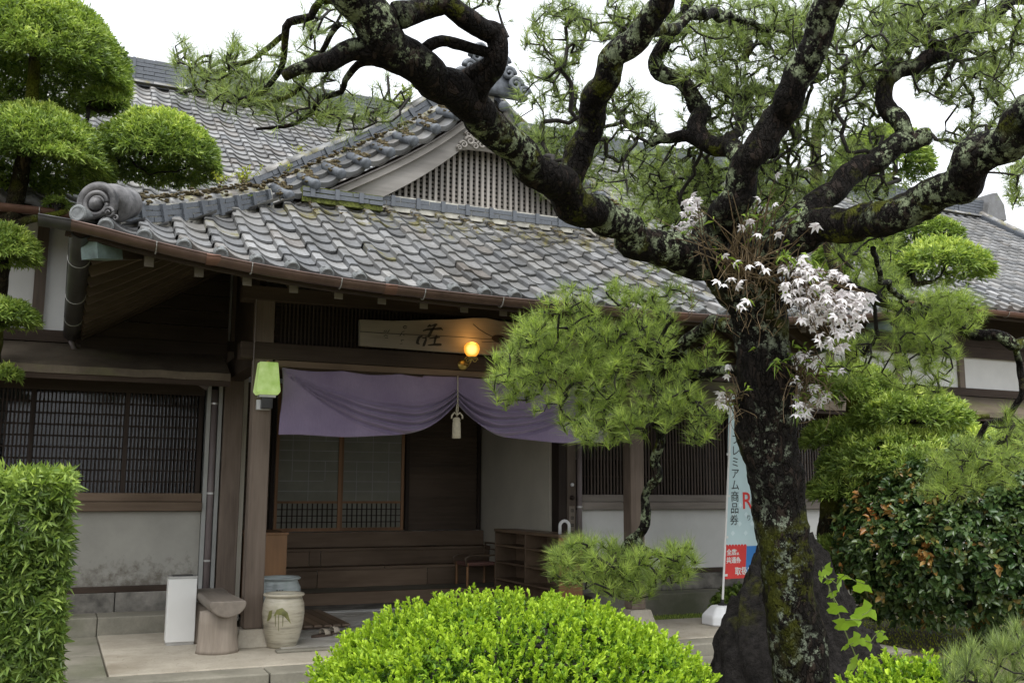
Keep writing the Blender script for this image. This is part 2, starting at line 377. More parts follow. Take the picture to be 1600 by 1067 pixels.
# moss lawn strip by the right wall
def grass_strip(name, x0, x1, y0, y1, z, n, h, mat, label):
    P = np.c_[rng.uniform(x0, x1, n), rng.uniform(y0, y1, n), np.full(n, z)]
    a = rng.uniform(0, 2*math.pi, n); w = 0.006; hh = rng.uniform(.4, 1, n)*h
    dx = np.c_[np.cos(a), np.sin(a), np.zeros(n)]*w; ln = np.c_[rng.normal(0, .4, n)*hh, rng.normal(0, .4, n)*hh, hh]
    V = np.stack([P-dx, P+dx, P+ln], 1).reshape(-1, 3); T = np.arange(3*n).reshape(-1, 3)
    o = put(name, tri_mesh(name, V, T, np.repeat(rng.uniform(0, 1, n), 3)), mat)
    return tag(o, label, 'grass', kind='stuff')

# ------------------------------------------------------------------ roof geometry
XL, XR, YF, ZE, XC = 0.03, 7.81, 7.60, 3.14, 3.92
_gp = np.polyfit([0, .8, 1.62, 2.13, 2.69, 3.2, 3.42, 3.69, 3.89], [0, .46, 1.0, 1.28, 1.585, 1.93, 2.11, 2.34, 2.52], 4)
_gp[-1] = 0
def g(d): return float(np.polyval(_gp, d))
def gslope(d): return (g(d+.01)-g(d-.01))/.02
def rise(s): return 0.275*min(1.05, abs(s))**3
def z_front(x, d): return ZE + g(d) + rise((x-XC)/3.89)*max(0, 1-d/2.2)**1.5
def z_side(y, d):   # side slopes: upturn towards the front corner only
    s = max(0.0, 1-(y-YF)/3.6); return ZE + g(d) + rise(s)*max(0, 1-d/2.2)**1.5

TW, TE, TL = 0.268, 0.235, 0.285
prof = [(0,.050), (.04,.058), (.24,.058), (.30,.048), (.38,.030), (.50,.014), (.66,.003), (.82,0), (.94,.005), (1.0,.012)]
def tile_mesh(name, eave=False):
    mb = MB(); n = len(prof); th = 0.02; lift = 0.026
    vs = [(u*TW, 0, h+lift) for u, h in prof]+[(u*TW, TL, h) for u, h in prof]+[(u*TW, 0, h+lift-th-(0.055 if eave else 0)) for u, h in prof]
    fs = [(i, i+1, n+i+1, n+i) for i in range(n-1)]+[(2*n+i, 2*n+i+1, i+1, i) for i in range(n-1)]
    vs += [(0, TL, 0.0), (0, 0, 0.0)]; fs.append((0, n, 3*n, 3*n+1))
    mb.add(vs, fs)
    return mb.mesh(name)
TILE, EAVE = tile_mesh('tile'), tile_mesh('eave_tile', True)
DISC = MB().lathe([(.0, .030), (.032, .030), (.036, .034), (.048, .034), (.055, .026), (.055, -.06)], n=18, M=Matrix.Translation((.14*TW, -0.012, .030)) @ Matrix.Rotation(math.radians(90), 4, 'X'), cap=False).mesh('eave_disc', False)
DISC.materials.append(M['disc'])
def basis(p, ex, ey):
    ex = Vector(ex).normalized(); ey = Vector(ey); ey = (ey-ex*ey.dot(ex)).normalized(); ez = ex.cross(ey)
    return Matrix(((ex.x, ey.x, ez.x, p[0]), (ex.y, ey.y, ez.y, p[1]), (ex.z, ey.z, ez.z, p[2]), (0, 0, 0, 1)))
def jit(M_, a=0.012, t=0.003):
    return M_ @ Matrix.Translation((random.gauss(0, t), random.gauss(0, t), random.gauss(0, t*.6))) @ Matrix.Rotation(random.gauss(0, a), 4, 'Z') @ Matrix.Rotation(random.gauss(0, a*.7), 4, 'Y')
def join_instances(name, items, mat, parent):
    """many placed copies as ONE mesh (stuff)"""
    V, F, n = [], [], 0
    cache = {}
    for me, Mx in items:
        if me.name not in cache:
            v = np.array([q.co for q in me.vertices]); me.calc_loop_triangles()
            cache[me.name] = (v, np.array([t.vertices for t in me.loop_triangles]))
        v, f = cache[me.name]; A = np.array(Mx)
        V.append(v @ A[:3, :3].T + A[:3, 3]); F.append(f+n); n += len(v)
    o = put(name, tri_mesh(name, np.concatenate(V), np.concatenate(F)), mat, parent); o['kind'] = 'stuff'; return o
def dvals(maxd):
    out, d = [], 0.0
    while d < maxd: out.append(d); d += TE*math.cos(math.atan(gslope(d)))
    return out

BOX = MB().box(-.5, .5, -.5, .5, -.5, .5).mesh('ridge_tile')
def _cap(name, n=8):
    mb = MB(); vs = []
    for yy, r in ((-.5, .5), (.5, .43)):
        for k in range(n+1):
            a = math.pi*k/n; vs.append((yy, r*math.cos(a), r*math.sin(a)))
    fs = [(i, i+1, n+2+i, n+1+i) for i in range(n)]+[tuple(range(n, -1, -1)), tuple(range(n+1, 2*n+2))]
    return mb.add(vs, fs).mesh(name, True)
CAP = _cap('ridge_cap')
def path_frames(pts, step, off=0.0):
    P = [Vector(p) for p in pts]; L = [0]
    for i in range(1, len(P)): L.append(L[-1]+(P[i]-P[i-1]).length)
    def at(s):
        s = max(0, min(L[-1], s))
        for i in range(1, len(L)):
            if s <= L[i] or i == len(L)-1: return P[i-1].lerp(P[i], (s-L[i-1])/max(1e-6, L[i]-L[i-1]))
    out, s = [], off
    while s < L[-1]-0.02:
        e = min(L[-1], s+step)
        out.append((at(max(0, s)), at(e))); s += step
    return out
def seg_matrix(a, b, lift, sc):
    t = (b-a); ln = t.length; t.normalize(); side = Vector((0,0,1)).cross(t).normalized(); up = t.cross(side); c = (a+b)/2+up*lift
    return Matrix(((t.x*ln*sc[0], side.x*sc[1], up.x*sc[2], c.x), (t.y*ln*sc[0], side.y*sc[1], up.y*sc[2], c.y), (t.z*ln*sc[0], side.z*sc[1], up.z*sc[2], c.z), (0, 0, 0, 1)))
def ridge(parent, pts, courses, w, ch, tl, cap_d, m_course, m_cap, strap=0.27, core=None, name='ridge', capmoss=None):
    H = courses*ch
    r = MB()
    for a, b in path_frames(pts, 0.25): r.bar(a+Vector((0,0,H/2-.02)), b+Vector((0,0,H/2-.02)), w*.86, H+.06)
    core_o = r.build(name, core or M['tile_pale'], parent)
    for c in range(courses):
        for a, b in path_frames(pts, tl, -(tl/2 if c % 2 else 0)):
            if (b-a).length < .05: continue
            put('ridge_tile', BOX, m_course, core_o, seg_matrix(a, b, ch*(c+.5)+random.gauss(0, .002), (.975, w*(1+.04*(c == 0))+random.gauss(0, .004), ch*.86)))
    if strap:
        for a, b in path_frames(pts, strap, strap*.4):
            m_ = a; t = (b-a).normalized()
            put('ridge_clip', BOX, m_course, core_o, seg_matrix(m_-t*.021, m_+t*.021, H/2, (1, w+.045, H+.012)))
    if cap_d:
        for a, b in path_frames(pts, .26):
            put('ridge_cap', CAP, random.choice(m_cap) if isinstance(m_cap, list) else m_cap, core_o, seg_matrix(a, b, H-.004, (1.03, cap_d*(1+random.gauss(0, .03)), cap_d*.85)))
    return core_o
def lumps(name, pts, sizes, mat, parent, flat=.45):
    """noisy moss cushions, joined (stuff)"""
    import bmesh
    bm = bmesh.new(); bmesh.ops.create_icosphere(bm, subdivisions=2, radius=1); v0 = np.array([v.co for v in bm.verts]); f0 = np.array([[q.index for q in f.verts] for f in bm.faces]); bm.free()
    V, F = [], []
    for k, (p, s) in enumerate(zip(pts, sizes)):
        nzv = np.array([1+.6*noise.noise(Vector(q)*1.7+Vector((k*3.1, 0, 0))) for q in v0])
        V.append(v0*nzv[:, None]*np.array([1, 1, flat])*s+np.array(p)); F.append(f0+k*len(v0))
    o = put(name, tri_mesh(name, np.concatenate(V), np.concatenate(F), smooth=True), mat, parent); o['kind'] = 'stuff'; return o

# ------------------------------------------------------------------ entrance porch
porch = empty('entrance_porch', (XC, 9.52, PZ), 'tiled entrance porch with front gable, weathered posts and dark step-up doorway', 'porch')
# roof deck (boards under the tiles)
mb = MB()
def zlow(x, y):
    df, dl, dr = y-YF, x-XL, XR-x; d = min(df, dl, dr)
    if d == df: return z_front(x, df)
    return z_side(y, d)
xs = np.linspace(XL, XR, 60); ys = np.linspace(YF, 9.66, 22)
for off in (-.012, -.07): mb.grid([[(x, y, zlow(x, y)+off) for x in xs] for y in ys])
ys2 = np.linspace(9.66, 12.9, 16)
for off in (-.012, -.07): mb.grid([[(x, y, z_side(y, min(x-XL, XR-x))+off) for x in xs] for y in ys2])
xv = [x for x in np.linspace(XL, XR, 80) if min(x-XL, XR-x) > 1.72]
for off in (-.012, -.06): mb.grid([[(x, y, ZE+g(min(x-XL, XR-x))+off+.004) for x in xv] for y in (9.36, 9.659)])
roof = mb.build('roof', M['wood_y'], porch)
# front slope tiles: one object each
n_tiles = 0
ncol = 28; x0 = XC-ncol*TW/2
for c in range(ncol):
    xc = x0+(c+.5)*TW
    for k, d in enumerate(dvals(2.02)):
        if d+.06 > min(xc-XL, XR-xc): break
        p = (xc-TW/2, YF+d, z_front(xc-TW/2, d)); q = (xc+TW/2, YF+d, z_front(xc+TW/2, d)); s = gslope(d+.1)
        Mx = jit(basis(p, Vector(q)-Vector(p), (0, 1, s-rise((xc-XC)/3.89)*.5*(1-min(1, d/2.2)))))
        mossy = (d > 1.35 and random.random() < .75) or random.random() < .06
        if k == 0: put('eave_tile', EAVE, None, roof, Mx); put('eave_disc', DISC, None, roof, Mx)
        else:
            o = put('tile', TILE, None, roof, Mx)
            if mossy:
                o.data = TILE
                o.material_slots  # per-object material
            o['moss'] = mossy
        n_tiles += 1
TILE.materials.append(M['tile']); EAVE.materials.append(M['tile'])
for o in list(roof.children):
    if o.get('moss'):
        o.material_slots[0].link = 'OBJECT'; o.material_slots[0].material = M['tile_moss']
    if 'moss' in o: del o['moss']
# side slope tiles (seen only edge-on from the front): joined
items = []
for side in (0, 1):
    for c in range(int((12.8-YF)/TW)):
        yc = YF+(c+.5)*TW
        for k, d in enumerate(dvals(3.82)):
            if yc < 9.66 and d+.06 > yc-YF: break
            p = (XL+d, yc+TW/2, z_side(yc, d)) if side == 0 else (XR-d, yc-TW/2, z_side(yc, d))
            ex = (0, -1, 0) if side == 0 else (0, 1, 0); ey = (1, 0, gslope(d+.1)) if side == 0 else (-1, 0, gslope(d+.1))
            items.append((EAVE if k == 0 else TILE, jit(basis(p, ex, ey))))
join_instances('side_slope_tiles', items, M['tile'], roof)
# verge of the gable: sleeve roll with disc, two pan tiles per step
def roll_mesh():
    mb = MB(); R = Matrix.Rotation(math.radians(90), 4, 'X')
    mb.lathe([(.0, .022), (.03, .020), (.05, .010), (.056, -.004), (.056, -.02), (.047, -.022), (.05, -.34)], n=14, M=R, cap=False); return mb.mesh('verge_roll', True)
ROLL_ME = roll_mesh(); ROLL_ME.materials.append(M['tile_dark'])
def pan_mesh():
    mb = MB(); G0, G1, G2 = [], [], []
    for i in range(9):
        u = i/8; h = .045*(2*u-1)**2
        G0.append((u*.25, 0, h+.012)); G1.append((u*.25, .32, h-.008)); G2.append((u*.25, 0, h-.045))
    mb.grid([G0, G1]); mb.grid([G2, G0]); return mb.mesh('verge_pan')
PAN_ME = pan_mesh(); PAN_ME.materials.append(M['tile'])
mosspts, msz = [], []
for side in (-1, 1):
    d = 1.58
    while d < 3.7:
        th = math.atan(gslope(d)); x = XL+d if side < 0 else XR-d; z = ZE+g(d)
        ex = Vector((math.cos(th)*(-side), 0, math.sin(th)))
        # local x up-slope, y back, z normal
        base = Vector((x, 9.31, z+.055)); nrm = Vector((-math.sin(th)*(-side), 0, math.cos(th)))
        Rm = basis(base, ex if side < 0 else -ex, Vector((.12*side, .80, .50)))
        if side > 0: Rm = Rm @ Matrix.Translation((-.29, 0, 0))
        put('verge_roll', ROLL_ME, None, roof, Rm @ Matrix.Rotation(random.gauss(0, .03), 4, 'Z'))
        put('verge_pan', PAN_ME, None, roof, Rm @ Matrix.Translation((.045, .03, -.05)))
        put('verge_pan', PAN_ME, None, roof, Rm @ Matrix.Translation((.055, .20, -.015)))
        for q in range(64):
            mosspts.append(base+Vector((.12*side, .80, .50)).normalized()*(.05+.27*random.random()**.8)+nrm*(.044-.02*random.random())+ex*random.gauss(0, .026)); msz.append(random.uniform(.012, .028))
        d += .285*math.cos(th)
lumps('verge_moss', mosspts, msz, M['moss_brown'], roof)
# ridges
def rp(d0, d1, y, lift, n=8, side=0):
    return [((XL+d if side == 0 else XR-d), y, ZE+g(d)+lift) for d in np.linspace(d0, d1, n)]
TM = [M['tile_moss'], M['tile_moss'], M['tile']]
hip = lambda s: [(XL-.02+t if s == 0 else XR+.02-t, YF+t+.06, ZE+g(t)+rise(1-t/3.89)*max(0, 1-t/2.2)**1.5+.05) for t in np.linspace(.17, 1.62, 9)]
for s in (0, 1):
    ridge(porch, hip(s), 3, .17, .045, .24, .15, M['tile_dark'], TM, strap=.25)
    ridge(porch, rp(1.55, 3.8, 9.64, .22, side=s), 1, .11, .06, .28, .13, M['tile_dark'], [M['tile'], M['tile_far'], M['tile_moss']], strap=.27, core=M['tile_moss'])
    ridge(porch, rp(1.35, 3.82, 9.93, .30, side=s), 3, .15, .06, .28, .17, M['tile_dark'], [M['tile_pale'], M['tile_pale'], M['tile_far']], strap=.27, core=M['tile_dark'])
# short mossy ridge at the gable foot, then the longer noshi line
ridge(porch, [(1.98, 9.40, ZE+g(1.80)+.10), (2.78, 9.40, ZE+g(1.80)+.095)], 2, .13, .045, .33, 0, M['tile_moss'], M['tile_moss'], strap=.24, name='gable_foot_ridge', core=M['moss_green'])
ridge(porch, [(2.55, 9.56, ZE+g(1.96)+.06), (6.6, 9.56, ZE+g(1.96)+.06)], 2, .14, .05, .31, 0, M['tile_dark'], M['tile_pale'], strap=.27, name='gable_foot_ridge')
mp_, ms_ = [], []
for q in range(520):
    xx = random.uniform(1.9, 6.0); d = 1.98-abs(random.gauss(0, .22)); col = round((xx-x0)/TW); xx = x0+col*TW+.03+random.gauss(0, .018)
    mp_.append((xx, YF+d, z_front(xx, d)+.072)); ms_.append(random.uniform(.010, .026))
for q in range(420):
    t = random.random(); a, b = Vector(hip(0)[1]), Vector(hip(0)[-1]); i = t*8; hp = hip(0)[min(8, int(i))]
    mp_.append((hp[0]+random.gauss(0, .06), hp[1]+random.gauss(0, .06)+.02, hp[2]+.205+random.gauss(0, .014))); ms_.append(random.uniform(.010, .026))
for q in range(360):
    d = random.uniform(1.5, 3.5); mp_.append((XL+d, 9.64+random.gauss(0, .05), ZE+g(d)+.34+random.gauss(0, .012))); ms_.append(random.uniform(.012, .026))
lumps('roof_moss', mp_[:520], ms_[:520], M['moss_brown'], roof); lumps('ridge_moss', mp_[520:], ms_[520:], M['moss_brown'], roof)
# main ridge of the porch and end ornaments
ridge(porch, [(XC, 9.45, ZE+g(3.89)+.0), (XC, 12.9, ZE+g(3.89)+.02)], 4, .22, .05, .3, .2, M['tile_dark'], M['tile'], strap=0, name='top_ridge')
def scroll(mb, c, ax_u, ax_v, ax_n, r, turns=1.6, tube=.25, n=26):
    pts, rad = [], []
    for i in range(n):
        t = i/(n-1); a = t*turns*2*math.pi; rr = r*(1-.82*t)
        pts.append(np.array(c)+np.array(ax_u)*rr*math.cos(a)+np.array(ax_v)*rr*math.sin(a)+np.array(ax_n)*.25*r*t); rad.append(r*tube*(1-.55*t))
    mb.tube(pts, rad, 8)
# corner scroll ornament on the hip end
def ring(mb, c, u, v, n, r, tube, a0=0.0, a1=2*math.pi, k=28, dn=0.0):
    mb.tube([Vector(c)+u*(r*math.cos(a))+v*(r*math.sin(a))+n*dn for a in np.linspace(a0, a1, k)], tube, 8)
for s in (0, 1):
    cx = 0.165 if s == 0 else 7.675; sg = 1 if s == 0 else -1
    t = Vector((sg*.7071, .7071, .30)).normalized()
    n_ = Vector((-sg*.50, -.866, 0)).normalized(); v_ = Vector((0, 0, 1)); u_ = n_.cross(v_)*-1
    c0 = Vector((cx, 7.74, 3.60)); mb = MB()
    mb.tube([c0-n_*.05, c0+t*.03, c0+t*.14, c0+t*.24, c0+t*.30, c0+t*.33], [.115, .15, .15, .125, .115, .105], 20)
    ring(mb, c0, u_, v_, n_, .125, .034, -.5, math.pi*1.15, dn=.035)
    ring(mb, c0-v_*.01, u_, v_, n_, .083, .018, dn=.055)
    scroll(mb, c0-v_*.012+n_*.05, u_, v_, n_, .06, 1.6, .26)
    mb.lathe([(0, .05), (.03, .045), (.045, .02), (.05, 0)], n=16, M=basis(c0-v_*.012+n_*.05, u_, v_), cap=False)
    scroll(mb, c0+n_*.06+u_*.105-v_*.085, -u_, v_, n_, .045, 1.5, .3)
    scroll(mb, c0+n_*.05+u_*.15-v_*.12, -u_, v_, n_, .025, 1.3, .35)
    mb.build('corner_scroll_tile', M['scroll'], porch, smooth=True)
    R = basis(c0+Vector((-sg*.14, -.11, -.115)), u_, v_)
    MB().lathe([(0, .02), (.040, .02), (.044, .024), (.056, .024), (.064, .014), (.064, -.01), (.058, -.012), (.056, -.25)], n=22, M=R, cap=False).build('corner_roll', M['disc'], porch)
# ridge-end ornament: stepped scrolls
mb = MB(); u_, v_, n_ = Vector((1,0,0)), Vector((0,0,1)), Vector((0,-1,0))
zc = ZE+g(3.89)+.20
mb.prism([(XC-.46, zc-.16), (XC+.46, zc-.16), (XC+.42, zc-.05), (XC+.30, zc+.05), (XC+.22, zc+.18), (XC+.15, zc+.27), (XC+.05, zc+.34), (XC-.05, zc+.34), (XC-.15, zc+.27), (XC-.22, zc+.18), (XC-.3, zc+.05), (XC-.42, zc-.05)], 9.36, 9.46)
for q in (-1, 1):
    for k, (dx, dz, r) in enumerate(((.10, .30, .055), (.16, .20, .06), (.22, .08, .065), (.30, -.03, .07), (.40, -.10, .06))):
        scroll(mb, Vector((XC+q*dx, 9.35, zc+dz)), u_*q, v_, n_, r*1.1, 1.5, .46)
mb.lathe([(0, .03), (.04, .025), (.07, 0), (.07, -.1)], n=16, M=Matrix.Translation((XC, 9.33, zc+.08)) @ Matrix.Rotation(math.radians(90), 4, 'X'), cap=False)
mb.build('ridge_end_ornament', M['tile_dark'], porch, smooth=True)
# bargeboards
for s in (-1, 1):
    ds = np.linspace(1.55, 3.89, 20)
    X = lambda d: XL+d if s < 0 else XR-d
    for nm, ya, yb, t0, t1 in (('bargeboard', 9.46, 9.53, -.05, -.33), ('bargeboard_moulding', 9.40, 9.458, -.03, -.13)):
        mb = MB(); A = [(X(d), ZE+g(d)+t0) for d in ds]; B = [(X(d), ZE+g(d)+t1-(.04*(1-(d-1.55)/2.34) if t1 < -.2 else 0)) for d in ds]
        vs = [(p[0], ya, p[1]) for p in A]+[(p[0], ya, p[1]) for p in B]+[(p[0], yb, p[1]) for p in A]+[(p[0], yb, p[1]) for p in B]
        n = len(ds); fs = []
        for i in range(n-1): fs += [(i, i+1, n+i+1, n+i), (2*n+i, 3*n+i, 3*n+i+1, 2*n+i+1), (n+i, n+i+1, 3*n+i+1, 3*n+i), (i, 2*n+i, 2*n+i+1, i+1)]
        fs += [(0, n, 3*n, 2*n), (n-1, 3*n-1, 4*n-1, 2*n-1)]
        mb.add(vs, fs).build(nm, M['wood_grey'], porch)
# gable lattice: upright slats in front of thin horizontal ones
gb = [d for d in np.linspace(1.9, 3.89, 14)]
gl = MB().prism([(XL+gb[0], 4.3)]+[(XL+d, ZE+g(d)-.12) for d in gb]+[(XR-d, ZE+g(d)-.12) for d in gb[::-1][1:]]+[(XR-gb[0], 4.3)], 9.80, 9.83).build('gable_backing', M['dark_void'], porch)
xx = 2.3
while xx < 5.55:
    zt = ZE+g(min(xx-XL, XR-xx))-.2; zb = 4.42
    if zt > zb+.02: MB().box(xx, xx+.03, 9.62, 9.65, zb, zt).build('slat', M['wood_grey_z'], gl)
    xx += .066
zz = 4.46
while zz < 5.25:
    hw = np.interp(zz, [ZE+g(d)-.2 for d in np.linspace(1.6, 3.89, 20)], np.linspace(3.89-1.6, 0, 20))
    MB().box(XC-hw, XC+hw, 9.70, 9.715, zz, zz+.022).build('cross_slat', M['wood_grey'], gl); zz += .048
MB().box(2.05, 5.79, 9.58, 9.67, 4.335, 4.415).build('gable_sill', M['wood_grey'], porch)
# carved pendant under the gable peak
mb = MB(); zc = ZE+g(3.89)-.50
for q in (-1, 1):
    for dx, dz, r in ((.05, .10, .055), (.11, .05, .055), (.18, .00, .055), (.25, -.05, .045), (.05, -.02, .05), (.12, -.05, .04), (.20, .07, .04), (.30, -.09, .03)):
        scroll(mb, Vector((XC+q*dx, 9.44, zc+dz)), Vector((q, 0, 0)), Vector((0, 0, 1)), Vector((0, -1, 0)), r, 1.4, .32, 18)
mb.prism([(XC-.33, zc-.12), (XC-.2, zc-.09), (XC, zc-.08), (XC+.2, zc-.09), (XC+.33, zc-.12), (XC+.2, zc+.08), (XC, zc+.22), (XC-.2, zc+.08)], 9.45, 9.475)
mb.build('carved_pendant', M['wood_grey'], porch, smooth=True)
# eaves: fascia, gutters, rafters
def eave_line(y, dz, n=40, xa=XL-.08, xb=XR+.08): return [(x, y, z_front(min(max(x, XL), XR), 0)+dz) for x in np.linspace(xa, xb, n)]
mb = MB(); P = eave_line(YF+.03, -.06)
for a, b in zip(P[:-1], P[1:]): mb.bar(a, b, .05, .075)
mb.build('eave_fascia', M['wood_x'], porch)
def half_gutter(name, pts, r, mat, parent):
    mb = MB(); P = np.array(pts); T = np.gradient(P, axis=0); T /= np.linalg.norm(T, axis=1)[:, None]
    for k, sc in enumerate((1.0, .90)):
        G = []
        for p, t in zip(P, T):
            sd_ = np.cross(t, [0, 0, 1]); sd_ /= np.linalg.norm(sd_)
            G.append([p+sd_*r*sc*math.cos(a)+np.array([0, 0, 1])*r*sc*math.sin(a) for a in np.linspace(math.pi, 2*math.pi, 11)])
        mb.grid(G)
    o = mb.build(name, mat, parent, smooth=True)
    for sgn in (-1, 1):
        rim = []
        for p, t in zip(P, T):
            sd_ = np.cross(t, [0, 0, 1]); sd_ /= np.linalg.norm(sd_); rim.append(p+sd_*r*.97*sgn)
        MB().tube(rim, .007, 6).build('gutter_rim', mat, o, smooth=True)
    return o
gp = eave_line(YF-.075, -.022, xa=XL-.06, xb=XR+.14)
gut = half_gutter('gutter', gp, .062, M['copper'], porch)
half_gutter('gutter_end', [np.array(gp[0])+np.array([-.2, 0, .016]), np.array(gp[0])+np.array([-.1, 0, .008]), np.array(gp[0])+np.array([.01, 0, 0])], .066, M['copper_dark'], porch)
for xg in np.arange(.55, 7.3, .68):
    z = z_front(xg, 0)-.022
    ring = [(xg, YF-.075+.07*math.cos(a), z+.07*math.sin(a)) for a in np.linspace(math.pi, 2*math.pi, 9)]
    mb = MB()
    for a, b in zip(ring[:-1], ring[1:]): mb.bar(a, b, .012, .005, (1, 0, 0))
    mb.bar((xg, YF-.145, z), (xg, YF+.02, z+.02), .012, .004)
    mb.build('gutter_strap', M['steel'], gut)
for xg in np.arange(.95, 7.3, 1.36):
    z = z_front(xg, 0)-.022
    half_gutter('gutter_joint', [(xg-.05, YF-.075, z), (xg, YF-.075, z), (xg+.05, YF-.075, z)], .0655, M['copper_red'], gut)
sideg = half_gutter('gutter', [(XL+.02, y, z_side(y, 0)-.05) for y in np.linspace(YF-.02, 11.0, 22)], .075, M['copper_dark'], porch)
for yg in np.arange(8.1, 10.9, .95):
    z = z_side(yg, 0)-.05; ring = [(XL+.02+.08*math.cos(a), yg, z+.08*math.sin(a)) for a in np.linspace(math.pi*.95, 2.05*math.pi, 10)]
    MB().tube(ring, .003, 5).build('gutter_strap', M['trim_pale'], sideg)
half_gutter('gutter', [(XR-.02, y, z_side(y, 0)-.05) for y in np.linspace(YF-.02, 11.0, 22)], .075, M['copper_dark'], porch)
MB().tube([(XL+.02, 11.0, 3.02), (XL+.06, 11.05, 2.93), (.25, 11.0, 2.88), (1.30, 10.98, 2.66), (1.40, 11.0, 2.60)], .03, 10).build('rainwater_pipe', M['pipe'], porch, smooth=True)
# rafters
for xg in np.arange(XL+.5, XR-.4, .362):
    mb = MB(); ds = np.linspace(.24, 1.85, 8) if .9 < xg < XR-.9 else np.linspace(.24, max(.4, min(1.9, min(xg-XL, XR-xg))), 6)
    pts = [(xg, YF+d, z_front(xg, d)-.17) for d in ds]
    for a, b in zip(pts[:-1], pts[1:]): mb.bar(a, b, .065, .08)
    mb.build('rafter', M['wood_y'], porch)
    z = z_front(xg, .24)-.17
    MB().box(xg-.034, xg+.034, YF+.215, YF+.224, z-.068, z+.012).build('rafter_end', M['wood_sill'], porch)
for s in (0, 1):
    for yg in np.arange(YF+.42, 11.2, .27):
        mb = MB(); ds = np.linspace(.10, min(1.75, max(.3, yg-YF)), 6)
        pts = [((XL+d if s == 0 else XR-d), yg, z_side(yg, d)-.125) for d in ds]
        for a, b in zip(pts[:-1], pts[1:]): mb.bar(a, b, .055, .085)
        mb.build('rafter', M['wood_slat'], porch)
    mb = MB(); pts = [((XL+t if s == 0 else XR-t), YF+t, ZE+g(t)+rise(1-t/3.89)*max(0, 1-t/2.2)**1.5-.17) for t in np.linspace(.10, 1.9, 8)]
    for a, b in zip(pts[:-1], pts[1:]): mb.bar(a, b, .13, .15)
    mb.build('hip_rafter', M['wood_y'], porch)
    p = Vector(pts[0]); q = Vector(pts[1]); tt = (q-p).normalized()
    MB().bar(p-tt*.03, p+tt*.22, .15, .16).build('copper_cap', M['verdigris'], porch)
# board wall and ceiling closing the side of the porch under the eave
for k, z in enumerate(np.arange(2.93, 3.95, .17)):
    for x0_, x1_ in ((.14, 1.60), (5.83, 7.70)): MB().box(x0_, x1_, 11.08, 11.10, z, z+.164).build('side_board', M['wood_dark_x'], porch)
for xx in (1.70, 5.73): MB().box(xx-.03, xx+.03, 9.64, 11.07, 2.905, 3.95).build('side_panel', M['wood_dark_x'], porch)
# posts with chamfered stone feet
for xx in (1.70, 5.73):
    p = bev(MB().box(xx-.085, xx+.085, 9.435, 9.605, PZ+.155, 3.4).build('post', M['wood_post'], porch), .012)
    mb = MB(); vs = [(xx+sx*.165, 9.52+sy*.165, PZ) for sx, sy in ((-1,-1),(1,-1),(1,1),(-1,1))]+[(xx+sx*.125, 9.52+sy*.125, PZ+.155) for sx, sy in ((-1,-1),(1,-1),(1,1),(-1,1))]
    bev(mb.add(vs, [(0,3,2,1),(4,5,6,7),(0,1,5,4),(1,2,6,5),(2,3,7,6),(3,0,4,7)]).build('post_foot', M['concrete'], porch), .01)
# beams
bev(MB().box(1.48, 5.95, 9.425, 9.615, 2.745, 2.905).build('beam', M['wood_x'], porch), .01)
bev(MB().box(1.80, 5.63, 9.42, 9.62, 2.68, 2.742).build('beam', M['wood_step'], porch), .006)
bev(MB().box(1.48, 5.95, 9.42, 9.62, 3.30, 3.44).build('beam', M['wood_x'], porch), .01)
for xx in (1.70, 5.73):
    bev(MB().box(xx-.085, xx+.085, 9.63, 11.2, 2.70, 2.90).build('beam', M['wood_y'], porch), .01)
# fine lattice above the beam
lat = MB().box(1.81, 5.62, 9.545, 9.56, 2.91, 3.295).build('lattice_backing', M['wood_dark_x'], porch)
xx = 1.85
while xx < 5.6:
    MB().box(xx, xx+.016, 9.49, 9.512, 2.907, 3.298).build('slat', M['wood_dark'], lat); xx += .038
for zz in np.arange(2.94, 3.29, .042):
    MB().box(1.81, 5.62, 9.514, 9.528, zz, zz+.014).build('rail', M['wood_dark_x'], lat)
# ceiling and inner walls of the entrance
MB().box(1.80, 5.62, 9.63, 13.6, 3.02, 3.05).build('ceiling', M['wood_slat'], porch)
MB().box(5.60, 5.70, 11.32, 13.62, PZ, 3.0).build('inner_wall', M['plaster_in'], porch)
MB().box(1.78, 1.88, 11.32, 13.62, PZ, 3.0).build('inner_wall', M['plaster_in'], porch)
# wooden steps up to the doors
def planks(parent, name, y0, y1, z0, z1, cuts, mat):
    for a, b in zip(cuts[:-1], cuts[1:]): bev(MB().box(a+.003, b-.003, y0, y1, z0, z1).build(name, mat, parent), .004)
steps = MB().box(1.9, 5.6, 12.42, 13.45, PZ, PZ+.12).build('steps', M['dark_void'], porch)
bev(MB().box(1.9, 5.58, 12.31, 12.415, PZ, .305).build('step_sill', M['wood_step'], steps), .008)
MB().box(1.9, 5.58, 12.416, 13.0, PZ+.121, .30).build('step_floor', M['kerb'], steps)
planks(steps, 'step_riser', 12.97, 12.99, .302, .52, [1.9, 3.12, 4.6, 5.58], M['wood_step'])
planks(steps, 'step_tread', 12.94, 13.20, .522, .56, [1.9, 4.0, 5.58], M['wood_step'])
planks(steps, 'step_riser', 13.17, 13.19, .562, .745, [1.9, 3.05, 3.2, 5.58], M['wood_step'])
planks(steps, 'step_tread', 13.14, 13.42, .747, .785, [1.9, 5.58], M['wood_step'])
planks(steps, 'step_riser', 13.38, 13.41, .787, .985, [1.9, 5.58], M['wood_step'])
